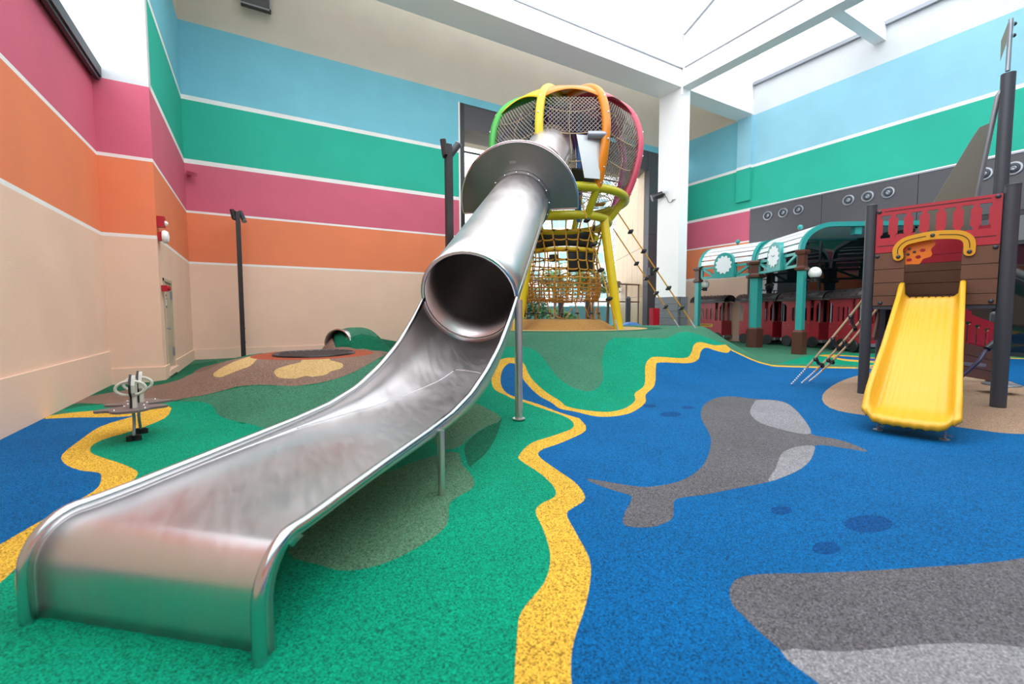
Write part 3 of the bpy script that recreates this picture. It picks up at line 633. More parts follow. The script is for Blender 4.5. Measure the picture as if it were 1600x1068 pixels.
# rings and struts under the globe
def circ3(r, z, n=40): return [gp(360*k/n, r, z) for k in range(n)]
MB().tube(circ3(1.78, ZU), .11, 12, closed=True).build('upper_ring', M_YEL, tw, smooth=True)
MB().tube(circ3(1.32, ZL), .11, 12, closed=True).build('lower_ring', M_YEL, tw, smooth=True)
for a in angs: MB().tube([gp(a, 1.78, ZU), gp(a, 1.32, ZL)], .10, 12).build('strut', M_YEL, tw, smooth=True)
LEGS = (53, 222, -42)
for a in LEGS:
    b_ = gp(a, 2.0 if a != 53 else 1.78, 0); zb = hz(b_); MB().tube([gp(a, 1.30, ZL+.05), V((b_.x, b_.y, zb-.05))], .125, 14).build('leg', M_LYEL, tw, smooth=True)
# mesh between the ribs
ms = MB()
for i, a in enumerate(angs):
    z0, z1 = 4.75, 6.7
    if i == 0: z0 = 5.70
    nx, nz = 16, max(8, int((z1-z0)/.10))
    for sgn in (1, -1):
        for k in range(-nz, nx):
            pts = []
            for q in range(0, nz+1, 3):
                u = (k+q)/nx if sgn > 0 else 1-(k+q)/nx
                if -.001 <= u <= 1.001:
                    z = z0+(z1-z0)*q/nz; sag = 1-.06*math.sin(PI*u); pts.append(gp(a+45*u, pz_r(z)*sag, z))
            if len(pts) > 1: ms.tube(pts, .0085, 3, cap=False)
ms.build('wire_mesh', M_MESHN, tw, kind='stuff')
# sagging ropes inside the globe
rp = MB()
for i, a in enumerate(angs):
    for z, sg in ((5.2, .18), (5.8, .15), (6.4, .2)):
        pts = [gp(a+45*u, pz_r(z)*.95, z-sg*math.sin(PI*u)) for u in np.linspace(0, 1, 9)]
        MB().tube(pts, .014, 5).build('rope', M_TROPE, tw)
    MB().tube([gp(a+22, 1.75, 4.6), gp(a+22, 1.95, 5.2), gp(a+20, 1.9, 6.0), gp(a+22, 1.7, 6.5)], .012, 5).build('rope', M_TROPE, tw)
for k in range(10): MB().tube([gp(36*k, 1.72, ZU+.05), gp(36*k+25, .5, 4.35), gp(36*k+40, .35, 5.6)], .014, 5).build('rope', M_TROPE, tw)
for r, z in ((.5, 4.35), (1.0, 4.40), (1.4, 4.44)): MB().tube(circ3(r, z, 20), .013, 5, closed=True).build('rope', M_TROPE, tw)
# platform, back sheet, blue climbing column and amber plates inside
MB().prism([(1.0*math.cos(a), 1.0*math.sin(a)) for a in np.linspace(0, 2*PI, 24, False)], (G.x+FWD.x*.35, G.y+FWD.y*.35, 5.02), (1, 0, 0), (0, 1, 0), (0, 0, .04)).build('platform', M_MEMB, tw, label='black platform inside the globe')
MB().tube([gp(60, .5, 3.9), gp(60, .5, 6.9)], .06, 10).build('inner_pole', RIBC['blue'], tw, smooth=True, label='blue pole inside the globe')
for a, z in ((30, 4.6), (80, 4.75), (120, 4.5)): MB().obox(gp(a, .9, z), SID*.5, FWD*.35, V((0, 0, .03))).build('foot_plate', M_ARCH, tw, label='amber foot plate')
# entry bar and side plate where the tube goes in
ba, bb = gp(-22, pz_r(5.64)+.02, 5.64), gp(23, pz_r(5.64)+.02, 5.64)
MB().tube([ba, ba.lerp(bb, .24)], .09, 12).build('entry_bar', M_GREYM, tw, smooth=True); MB().tube([ba.lerp(bb, .72), bb], .09, 12).build('entry_bar', M_GREYM, tw, smooth=True)
s0, s1 = gp(9, 1.98, 4.62), gp(21, 1.98, 4.62); MB().prism([(0, 0), ((s1-s0).length, 0), ((s1-s0).length, 1.02), (-.22, 1.02)], s0, (s1-s0).normalized(), V((0, 0, 1)), (s1-s0).normalized().cross(V((0, 0, 1)))*.015).build('entry_plate', mat('pale_steel', (200, 202, 204), .4, .7), tw)
# net shaft
def shaft_r(z): return interp(z, [1.62, 1.75, 2.2, 2.9, 3.5, 3.88], [.98, 1.06, 1.1, .98, 1.12, 1.28])
for k in range(20):
    a = 18*k; MB().tube([gp(a+2*math.sin(z*3+k), shaft_r(z), z) for z in np.linspace(1.75, 3.84, 9)], .021, 5).build('net_rope', M_ROPE, tw)
for j, z in enumerate((2.28, 2.5, 2.75, 3.02, 3.28, 3.52)):
    MB().tube([gp(6*k, shaft_r(z), z+.015*math.cos(k*PI/1.5)) for k in range(60)], .021, 5, closed=True).build('net_rope', M_ROPE, tw)
bn = MB()
for z in np.linspace(1.70, 2.12, 5): bn.tube([gp(6*k, shaft_r(z)*1.02, z+.012*math.cos(k*2.1)) for k in range(60)], .018, 4, closed=True)
for k in range(44): bn.tube([gp(360/44*k, shaft_r(z)*1.02, z) for z in (1.64, 1.8, 1.95, 2.12)], .016, 4)
for k in range(12): bn.tube([gp(30*k+9*math.sin(q), 1.05, 2.25+.15*math.cos(q)) for q in np.linspace(0, 2*PI, 11)], .016, 4)
for rr_ in (.3, .55, .8): bn.tube(circ3(rr_, 1.72-.12*(1-rr_), 30), .016, 4, closed=True)
bn.build('basket_net', M_NROPE, tw, kind='stuff')
bb_ = MB()
for k in range(20):
    for z in (2.5, 2.75, 3.02, 3.28, 3.52): bb_.ball(gp(18*k, shaft_r(z)+.01, z), .034, 6)
bb_.build('net_joint', M_BLACK, tw, kind='stuff')
# black membranes and the yellow ring plate
def memb(a0, a1, z0f, z1f, r=1.0):
    return MB().sheet([[gp(a0+(a1-a0)*u, r*(.86+.1*v), z0f(u)*(1-v)+z1f(u)*v) for v in np.linspace(0, 1, 5)] for u in np.linspace(0, 1, 15)])
memb(-75, 72, lambda u: 3.08+.06*math.sin(PI*u), lambda u: 3.42+.5*(2*u-1)**2*(1 if u > .5 else .35)).build('membrane', M_MEMB, tw, smooth=2, solid=.01, label='black membrane')
memb(2, 78, lambda u: 2.42+.1*u, lambda u: 3.02-.25*max(0, u-.6)).build('membrane', M_MEMB, tw, smooth=2, solid=.01, label='black membrane')
for a, z in ((-30, 2.72),): MB().obox(gp(a, .9, z), SID*.24, V((0, 0, .2)), FWD*.02).build('membrane_patch', M_MEMB, tw)
MB().sheet([[gp(a, .95, 2.98), gp(a, 1.0, 3.1)] for a in np.linspace(-80, 80, 30)]).build('yellow_band', M_LYEL, tw, smooth=2, solid=.02)
MB().tube([gp(48, 1.15, 3.35), gp(62, .9, 3.5), gp(80, .7, 3.55)], [.07, .075, .03], 8).build('hook', M_YEL, tw, smooth=True)
for a in (-60, -30, 12, 40, 75, 120, 170, 215, 260, 300):
    b_ = gp(a+8, 1.05, 0); zb = hz(b_); rr0 = MB().tube([gp(a, 1.05, 1.68), V((b_.x, b_.y, zb))], .018, 5).build('tether', M_NROPE, tw)
    MB().lathe([(.02, -.02), (.065, -.01), (.065, .015), (.02, .03)], gp(a+4, 1.05, (1.68+zb)/2-.1), n=10).build('foot_disc', M_BLACK, rr0)
for a in (-20, 30, 60): MB().tube([gp(a, 1.03, 1.5), gp(a+6, 1.08, 1.22), gp(a+18, 1.1, 1.15), gp(a+28, 1.05, 1.45)], .016, 5).build('rope', M_NROPE, tw)
# guy ropes with step discs
def guy(a, b, discs):
    g_ = MB().tube([a, a.lerp(b, .93)], .020, 6).build('guy_rope', M_ROPE, tw)
    ch = MB(); q0 = a.lerp(b, .92); dd = (b-q0)
    for i in range(8): ch.ball(q0+dd*(i+.5)/8, .026, 6)
    ch.tube([q0, b], .012, 5); ch.build('chain', M_CHAIN, g_)
    for t in discs: MB().lathe([(.03, -.05), (.095, -.012), (.095, .02), (.03, .06)], a.lerp(b, t), (b-a).normalized(), 10).build('step_disc', M_BLACK, g_)
def gnd(px, D):
    p = lat(D, (px-800)/FPX*D); return V((p.x, p.y, hz(p)))
guy(at(906, 305, 11.3), gnd(966, 10.9), (.19, .37, .56, .77)); guy(at(966, 333, 12.5), gnd(1087, 12.4), (.16, .33, .49, .65, .82)); guy(at(958, 357, 13.4), gnd(1061, 13.6), (.35, .5, .65, .79))

# ------------------------------------------------------------------ play ship with the yellow slide
L0 = V((8.493, 3.193, 0)); du = V((.221, -.975, 0)).normalized(); dn = V((-du.y*-1, 0, 0)); dn = V((-.975, -.221, 0)).normalized(); UZ = V((0, 0, 1))
S = lambda u, v, z: L0+du*u+dn*v+UZ*z
sh = thing('play_ship', 'red and brown panelled play ship with yellow slide, dark posts and grey sail', 'play structure', tuple(S(.68, -.7, 0)))
def post(u, v, z1, r, name='post', z0=-.02):
    p = MB().tube([S(u, v, z0), S(u, v, z1)], r, 18).build(name, M_CHAR, sh, smooth=True)
    MB().lathe([(r+.003, -.012), (r+.003, .006), (r*.6, .018), (0, .02)], S(u, v, z1), n=18).build('post_cap', M_CHAR, p, smooth=True); return p
post(-.075, 0, 2.985, .072); post(1.40, -.02, 3.0, .082); post(-.06, -1.35, 2.3, .06); post(1.42, -1.35, 2.3, .06)
# upper red panel with balusters cut out, split at the hatch below
def Ihole(cx, z0, z1, w=.034, f=.058):
    return [(cx-f, z0), (cx+f, z0), (cx+f, z0+.04), (cx+w, z0+.06), (cx+w, z1-.06), (cx+f, z1-.04), (cx+f, z1), (cx-f, z1), (cx-f, z1-.04), (cx-w, z1-.06), (cx-w, z0+.06), (cx-f, z0+.04)]
HX0, HX1 = .355, .962
red = [(0, 2.23), (HX0, 2.23), (HX0, 2.30), (HX0+.08, 2.37), (HX1-.08, 2.37), (HX1, 2.30), (HX1, 2.23), (1.318, 2.23), (1.318, 2.905), (0, 2.905)]
MB().prism(red, S(0, 0, 0), du, UZ, dn*.03, [Ihole(.112+i*.1757, 2.455, 2.80) for i in range(7)]).build('red_panel', M_RED, sh, label='red panel with baluster cut-outs')
gv = MB().cbox(S(.65, .031, 2.86), du*1.12, dn*.006, UZ*.01).cbox(S(.13, .031, 2.335), du*.20, dn*.006, UZ*.01).cbox(S(1.17, .031, 2.345), du*.22, dn*.006, UZ*.01)
gv.build('groove', M_GRV, sh, kind='stuff')
back_b = MB().obox(S(0, -.006, 1.41), du*HX0, dn*.012, UZ*.82).obox(S(HX1, -.006, 1.41), du*(1.318-HX1), dn*.012, UZ*.82).obox(S(HX0, -.006, 1.41), du*(HX1-HX0), dn*.012, UZ*.1).build('backing_board', M_GRV, sh)
zs = [1.41, 1.565, 1.765, 1.975, 2.225]
for (u0, u1) in ((0, HX0), (HX1, 1.318)):
    for z0, z1 in zip(zs, zs[1:]): MB().obox(S(u0, .002, z0+.004), du*(u1-u0), dn*.028, UZ*(z1-z0-.008)).build('plank', M_BRN, sh)
for u, z in ((.03, 2.865), (1.275, 2.87), (.03, 2.18), (1.28, 2.19), (.09, 1.455), (1.27, 1.46)): MB().ball(S(u, .03, z), .03, 10, dn, True).build('bolt', M_CHAR, sh, smooth=True)
# amber grab bar over the hatch
cen = catmull([(.283, 2.15), (.275, 2.27), (.345, 2.365), (.475, 2.405), (.65, 2.425), (.82, 2.415), (.95, 2.385), (1.025, 2.30), (1.035, 2.15)], 5, False)
def strip2(c, w, rnd_=True):
    l, r = [], []
    for i, p in enumerate(c):
        a = c[max(i-1, 0)]; b = c[min(i+1, len(c)-1)]; t = (b-a)/np.linalg.norm(b-a); n = np.array([-t[1], t[0]]); l.append(tuple(p+n*w)); r.append(tuple(p-n*w))
    def capp(p, t0): return [tuple(p+w*np.array([math.cos(a), math.sin(a)])) for a in np.linspace(t0, t0+PI, 8)[1:-1]]
    te = c[-1]-c[-2]; ts = c[0]-c[1]
    return list(reversed(l))+capp(c[0], math.atan2(ts[1], ts[0])-PI/2)[::1]+r+capp(c[-1], math.atan2(te[1], te[0])-PI/2)
arch = MB().prism(strip2(cen, .060), S(0, .03, 0), du, UZ, dn*.04).build('grab_bar', M_ARCH, sh, label='amber arched grab bar')
MB().tube([S(p[0], .071, p[1]) for p in cen[2:19]], .006, 4).tube([S(p[0], .071, p[1]) for p in cen[22:-2]], .006, 4).build('groove', M_GRV, arch, kind='stuff')
for p in (cen[0], cen[20], cen[-1]): MB().ball(S(p[0], .07, p[1]), .028, 10, dn, True).build('bolt', M_CHAR, arch, smooth=True)
# room behind the hatch: deck, rear panel of planks, cog plate
MB().obox(S(0, -1.35, 1.36), du*1.318, dn*1.36, UZ*.05).build('deck', M_CHAR, sh)
rp_ = MB().obox(S(.02, -1.32, 1.42), du*1.30, dn*.01, UZ*1.2).build('rear_backing', M_GRV, sh)
for z0, z1 in zip([1.42, 1.60, 1.80, 2.0], [1.60, 1.80, 2.0, 2.14]): MB().obox(S(.02, -1.31, z0+.004), du*1.30, dn*.03, UZ*(z1-z0-.008)).build('plank', M_BRN, rp_)
MB().obox(S(.02, -1.31, 2.14), du*1.30, dn*.03, UZ*.13).obox(S(.02, -1.31, 2.275), du*1.30, dn*.03, UZ*.4).build('red_panel', M_RED, sh, label='red rear panel')
gx, gz = .42, 2.26
cog = [(.345, 2.36), (.345, 2.035), (.43, 2.035)]
for i in range(22):
    a = -1.15+i*2.0/21; r = .262+.022*math.cos(i*2*PI/7+.4); cog.append((.40+r*math.cos(a), 2.28+r*math.sin(a)*.98))
cog += [(.50, 2.36)]
ch_ = lambda x, z, r=.026: [(x+r*math.cos(a)*1.3, z+r*math.sin(a)) for a in np.linspace(0, 2*PI, 9)[:-1]]
MB().prism(cog, S(0, -.05, 0), du, UZ, dn*.02, [ch_(.40, 2.10), ch_(.50, 2.135), ch_(.545, 2.23)]).build('cog_plate', M_COG, sh, label='orange toothed cog plate')
for u, z in ((.395, 2.265), (.385, 2.185), (.455, 2.215)): MB().ball(S(u, -.03, z), .02, 8, dn, True).build('bolt', M_CHAR, sh, smooth=True)
# side walls of the ship (planks) and bracket below the deck
for u in (-.02, 1.33):
    sw_ = MB().obox(S(u, -1.3, 1.36), du*.012, dn*1.25, UZ*.9).build('side_backing', M_GRV, sh)
    for i in range(4): MB().obox(S(u-.012 if u < 0 else u+.006, -1.3, 1.38+i*.22), du*.02, dn*1.25, UZ*.212).build('plank', M_BRN, sw_)
MB().prism([(0, 0), (.5, 0), (.5, .05), (.06, .5), (0, .5)], S(.0, -.55, .86), dn, UZ, du*.03).build('bracket', M_BRN, sh)
# chute
CT, CB = 1.50, 2.86
def chute_rows(side_h, w0):
    rows = []
    for t in np.linspace(0, 1, 30):
        v = .02+t*2.84; z = interp(t, [0, .05, .8, .9, 1.0], [1.53, 1.50, .36, .235, .195]); w = interp(t, [0, .6, 1], [.30, .325, .345]); c = .665+.055*t
        h = interp(t, [0, .06, .12, .55, .8, .90, .95, 1], [.23, .21, .16, .14, .22, .20, .13, .03]); lo = min(.10, h+.02)
        row = [S(c-w-.05, v, z+h-lo), S(c-w-.05, v, z+h-.01), S(c-w-.038, v, z+h), S(c-w-.012, v, z+h), S(c-w, v, z+h-.012)]
        row += [S(c-w+.012, v, z+.05), S(c-w+.05, v, z+.008)]
        n = 27
        for k in range(n):
            uu = -w+.07+(2*w-.14)*k/(n-1); row.append(S(c+uu, v, z+(.0 if k % 4 else -.012)))
        row += [S(c+w-.05, v, z+.008), S(c+w-.012, v, z+.05), S(c+w, v, z+h-.012), S(c+w+.012, v, z+h), S(c+w+.038, v, z+h), S(c+w+.05, v, z+h-.01), S(c+w+.05, v, z+h-lo)]
        rows.append(row)
    for ri, row in enumerate(rows):
        t = ri/(len(rows)-1); k = max(0., (t-.72)/.28)**2
        for i, p in enumerate(row):
            x = abs(2*i/(len(row)-1)-1); row[i] = p-dn*(.17*k*x**4)+UZ*(.055*k*x**5)
    last = rows[-1]
    for dv, dz in ((.05, -.012), (.07, -.04), (.06, -.075), (.03, -.085)):
        rows.append([p+dn*dv*(1-.75*abs(2*i/(len(last)-1)-1)**4)+UZ*dz*(1-.6*abs(2*i/(len(last)-1)-1)**6) for i, p in enumerate(last)])
    return rows
CR = chute_rows(.1, .3)
cho = MB().sheet(CR).build('slide_chute', M_SLIDE, sh, smooth=2, solid=.012, label='yellow plastic slide with ribbed bed')
for u in (.47, 1.0):
    q = S(u, 2.72, 0); MB().tube([q, q+UZ*.17], .012, 8).build('foot', M_GREYM, cho); MB().lathe([(.045, 0), (.045, .01), (.02, .02)], q, n=10).cbox(q+UZ*.05+du*.02, du*.07, dn*.03, UZ*.01).build('foot_bracket', M_GREYM, cho)
# mast, pennant and sail
mu, mv = 1.345, -.25
MB().tube([S(mu-.05, mv, 1.4), S(mu-.05, mv, 4.56)], .075, 16).build('mast', M_CHAR, sh, smooth=True)
MB().tube([S(mu-.06, mv, 4.6), S(mu-.06, mv, 5.28)], .026, 10).build('mast_top', M_GREYM, sh, smooth=True)
fx = S(mu-.06, mv, 0)
MB().prism([(-.01, 5.24), (-.11, 4.98), (-.10, 4.72), (-.02, 4.96)], S(mu-.075, mv+.03, 0), du*.6-dn*.6, UZ, dn*.02).build('pennant', mat('sail_grey', (146, 146, 132), .45), sh, label='grey pennant plate')
for z in (5.2, 5.05): MB().ball(S(mu-.03, mv, z), .03, 8, du, True).build('bolt', M_CHAR, sh, smooth=True)
sa, sb = S(1.21, -.25, 4.30), S(1.0, -.75, 2.5)
MB().tube([S(mu-.1, mv, 4.36), sa, sb], .032, 10).build('sail_boom', M_GREYM, sh, smooth=True)
sd = (sb-sa).normalized(); pn = (du*-.83+dn*.1).normalized(); pn = (pn-sd*pn.dot(sd)).normalized(); t_ = sd.cross(pn)
Ls = (sb-sa).length
MB().prism([(.34, .02), (.38, .12), (.50, .17), (Ls-.02, .62), (Ls, .58), (Ls, .02)], sa-t_*.01, sd, pn, t_*.025).build('sail', mat('sail_olive_grey', (140, 139, 126), .5), sh, label='olive grey sail plate')
for q in (.40, 1.3, Ls-.12): MB().ball(sa+sd*q+pn*.02+t_*.03, .04, 8, t_, True).build('bolt', M_BLACK, sh, smooth=True)
# rope climbing net on the left flank
anc = [V((8.294, 4.278, 0)), V((8.603, 4.262, 0)), V((8.95, 4.30, 0))]; tops = [S(-.08, -.28, 1.66), S(-.08, -.80, 1.50), S(-.08, -1.25, 1.42)]
rps = []
for i, (a, b) in enumerate(zip(anc, tops)):
    sag = lambda t, a=a, b=b, i=i: a.lerp(b, t)-UZ*(.10*4*t*(1-t)*(.4 if i == 0 else 1))+UZ*.015
    rps.append(sag); ro = MB().tube([sag(t) for t in np.linspace(.2, 1, 12)], .018, 6).build('net_rope', M_TROPE, sh)
    ck = MB()
    for q in range(9): ck.ball(sag(.01+.022*q), .021, 6)
    ck.build('chain', M_CHAIN, ro)
for k, t in enumerate((.33, .55, .77)):
    for j in (0, 1):
        tt = t if j == 0 else t+.05
        a, b = rps[j](tt), rps[j+1](tt-.03); m_ = a.lerp(b, .5)-UZ*.05
        rg = MB().tube(catmull([a, m_, b], 5, False), .026, 8).build('rung', M_BLACK, sh, smooth=True); MB().ball(a-UZ*.035, .04, 8).ball(b-UZ*.035, .04, 8).build('rope_clamp', M_BLACK, rg, kind='stuff')
# ramp side behind the slide, low post, hose and round step
ra, rb2 = S(.55, -1.5, 0), V((12.0, 2.62, 0)); rd = (rb2-ra); rl_ = rd.length; rd.normalize(); rn = rd.cross(UZ)
zt = lambda q: 1.52-.42*q/rl_
MB().prism([(0, .95), (rl_, .62), (rl_, zt(rl_)), (rl_*.62, zt(rl_*.62)), (rl_*.6, zt(rl_*.6)+.06), (rl_*.5, zt(rl_*.5)+.06), (rl_*.48, zt(rl_*.48)), (0, zt(0))], ra, rd, UZ, rn*.03, [[(x+rl_*q, z+zt(rl_*q)-1.0) for x, z in Ihole(0, .42, .86, .05, .09)] for q in (.12, .27, .42, .57, .72, .87)]).build('ramp_panel', M_RED, sh, label='red ramp side with baluster cut-outs')
rbk = MB().prism([(0, .3), (rl_, .02), (rl_, .60), (0, .93)], ra+rn*.008, rd, UZ, rn*.01).build('ramp_backing', M_GRV, sh)
for i in range(3):
    z0, z1 = .93-.21*i, .93-.21*(i+1); MB().prism([(0, z1+.01), (rl_, max(.0, z1-.33)+.01), (rl_, z0-.33), (0, z0)], ra+rn*.016, rd, UZ, rn*.02).build('plank', M_BRN, rbk)
q = rb2; lp = MB().tube([q+UZ*-.02, q+UZ*1.26], .06, 14).build('low_post', M_CHAR, sh, smooth=True); MB().ball(q+UZ*1.26, .06, 12, half=True).build('post_cap', M_CHAR, lp, smooth=True)
for z in (.42, .55, .68): MB().ball(q-rd*.07+UZ*z, .04, 8).build('bolt', M_CHAR, lp, smooth=True)
q = lat(7.05, (1571-800)/FPX*7.05); stp = MB().tube([q, q+UZ*.5], .03, 10).build('step_post', M_CHAR, sh); MB().lathe([(.0, .13), (.22, .13), (.23, .14), (.22, .155), (0, .16)], q, n=24).build('step_plate', M_GREYM, stp, smooth=True, label='grey round step')
h0, h1 = at(1502, 588, 7.2), at(1553, 535, 7.3)
hs = MB().tube(catmull([h0, at(1515, 577, 7.2), at(1530, 563, 7.2), at(1540, 548, 7.3), h1], 4, False), .03, 8).build('hose', mat('hose_navy', (50, 46, 90), .5), sh, smooth=True); MB().tube([at(1542, 545, 7.3), at(1556, 534, 7.3)], .05, 10).build('hose_clamp', M_BLACK, hs)
MB().bar(at(1490, 567, 7.4), at(1537, 570, 7.4), .08, .05).build('ramp_bracket', M_GREYM, sh)

# ------------------------------------------------------------------ station canopy
cn = thing('station_canopy', 'teal and white toy station canopy with brown plinths in front of the glazing', 'canopy', (16.5, 9.9, 0))
P1, P2, P3 = V((16.75, 12.55, 0)), V((16.533, 9.935, 0)), V((14.871, 7.476, 0)); P1.x = 16.62
ZC = 3.27
def cpost(P, e, nsd, r=.165, k=1., kc=None, name='post'):
    kc = kc or k
    pst = MB().lathe([(r, .0), (r, ZC)], P, n=nsd).build(name, M_TEALP, cn)
    rot = 0
    MB().lathe([(.27*k, -.02), (.27*k, .70), (.19*k, .77)], P, n=nsd).build('plinth', M_CBRN, pst, label='brown plinth')
    MB().lathe([(q*kc, z) for q, z in [(.20, 2.62), (.27, 2.66), (.27, 2.72), (.20, 2.76), (.185, 2.80), (.185, 3.12), (.25, 3.14), (.27, 3.22), (.25, 3.27)]], P, n=nsd).build('capital', M_CBRN, pst, label='brown capital')
    return pst
bays = [((P2-P1).normalized(), P1, P2), ((P3-P2).normalized(), P2, P3)]
ps = [cpost(P1, bays[0][0], 4, .13, .78), cpost(P2, bays[0][0], 6, .225, 1.10, 1.35), cpost(P3, bays[1][0], 4, .135, .8)]
def lamp(P, off, pst):
    c = P+off+UZ*2.55; MB().ball(c, .185, 16).build('globe_lamp', M_GLOBE, pst, smooth=True, label='white globe lamp'); MB().lathe([(.09, -.28), (.09, -.17), (.12, -.14)], c, n=12).build('lamp_holder', M_BLACK, pst); MB().bar(P+UZ*2.36, c-UZ*.24, .04, .05).build('lamp_arm', M_BLACK, pst)
lamp(P3, V((.864, -.503, 0))*.34-V((.5, .86, 0))*.1, ps[2]); lamp(P1, V((.864, -.503, 0))*.30, ps[0])
for bi, (ed, a, b) in enumerate(bays):
    nn = V((-ed.y, ed.x, 0))                        # towards the wall
    if nn.x < 0: nn = -nn
    rad = .8; ln = (b-a).length; dep = min(2.6 if bi == 0 else 3.6, 3.6)
    def prof_(q, ex=0):                              # quarter arch then level
        if q <= 1: th = PI/2*q; return (rad*1.15+ex)*(1-math.cos(th))-ex, (rad+ex)*math.sin(th)
        return rad*1.15+(q-1)*(dep-rad*1.15), rad+ex
    # slats
    qs = [0.03, .2, .36, .52, .68, .84, 1.0]
    g0 = a+ed*.16; gl = ln-.32
    for q0, q1 in zip(qs, qs[1:]):
        A, B = prof_(q0, .02), prof_(q1-.035, .02)
        p0 = g0+nn*A[0]+UZ*(ZC+A[1]); p1 = g0+nn*B[0]+UZ*(ZC+B[1]); w = p1-p0
        MB().obox(p0, ed*gl, w, w.cross(ed).normalized()*-.03).build('roof_slat', M_SLAT, cn)
    MB().obox(g0+nn*(rad*1.15)+UZ*(ZC+rad-.02), ed*gl, nn*(dep-rad*1.15), UZ*.04).build('roof_deck', M_SLAT, cn)
    for end in ((a+ed*.10), (b-ed*.10)):
        pts = [end+nn*prof_(q)[0]+UZ*(ZC+prof_(q)[1]) for q in (0, .1, .2, .3, .4, .5, .6, .7, .8, .9, 1, 2)]
        mb = MB(); rows_ = []
        for i, p in enumerate(pts):
            t = (pts[min(i+1, len(pts)-1)]-pts[max(i-1, 0)]).normalized(); no = ed.cross(t).normalized()
            if no.dot(V((-nn.x, -nn.y, .5))) < 0: no = -no
            rows_.append([p-ed*.07-no*.08, p-ed*.07+no*.06, p+ed*.07+no*.06, p+ed*.07-no*.08, p-ed*.07-no*.08])
        mb.sheet(rows_).build('arch_rib', M_TEALP, cn, label='teal arch rib')
    # truss with clock board
    h0, h1 = 2.80, 3.20; m = a.lerp(b, .5); bw = .44
    tr_ = MB()
    for s0, s1, sg in ((a+ed*.2, m-ed*bw, 1), (m+ed*bw, b-ed*.2, -1)):
        for p0, p1 in (((s0, h0), (s1, h0)), ((s0, h1), (s1, h1)), ((s0, h0), (s0, h1)), ((s1, h0), (s1, h1)), ((s0, h1 if sg > 0 else h0), (s1, h0 if sg > 0 else h1))):
            MB().bar(p0[0]+UZ*p0[1], p1[0]+UZ*p1[1], .09, .07, nn).build('truss_bar', M_TEALP, cn)
    pl2 = [(-bw, 2.74), (bw, 2.74), (bw, 3.3)]+[(bw*math.cos(t), 3.3+bw*math.sin(t)) for t in np.linspace(0, PI, 18)]+[(-bw, 3.3)]
    brd = MB().prism(pl2, m-nn*.13, ed, UZ, nn*.20).build('clock_board', M_TEALP, cn, label='teal arched clock board')
    r0 = .315
    dsk = [(( r0+(.055 if k % 4 in (1, 2) else 0))*math.cos(2*PI*k/48), 3.25+(r0+(.055 if k % 4 in (1, 2) else 0))*math.sin(2*PI*k/48)) for k in range(48)]
    MB().prism(dsk, m-nn*.15, ed, UZ, nn*.02).build('clock_disc', M_SLAT, brd, label='white toothed clock disc')
    if bi == 1: MB().bar(m-nn*.155+UZ*3.25, m-nn*.155+ed*.10+UZ*3.29, .012, .02, nn).bar(m-nn*.155+UZ*3.25, m-nn*.155-ed*.13+UZ*3.32, .012, .02, nn).build('clock_hands', M_GREYM, brd)
    f_ = m+nn*(rad*.9)+UZ*(ZC+rad-.02); MB().lathe([(.03, 0), (.03, .12), (.06, .13)], f_, n=8).build('finial_stem', M_CBRN, cn); MB().ball(f_+UZ*.19, .09, 12).build('finial_ball', M_TEALP, cn, smooth=True)
    if bi == 1:
        MB().obox(b-ed*.3+nn*1.6+UZ*(ZC+rad-.32), ed*.2, nn*.2, UZ*.3).build('roof_bracket', M_TEALP, cn)

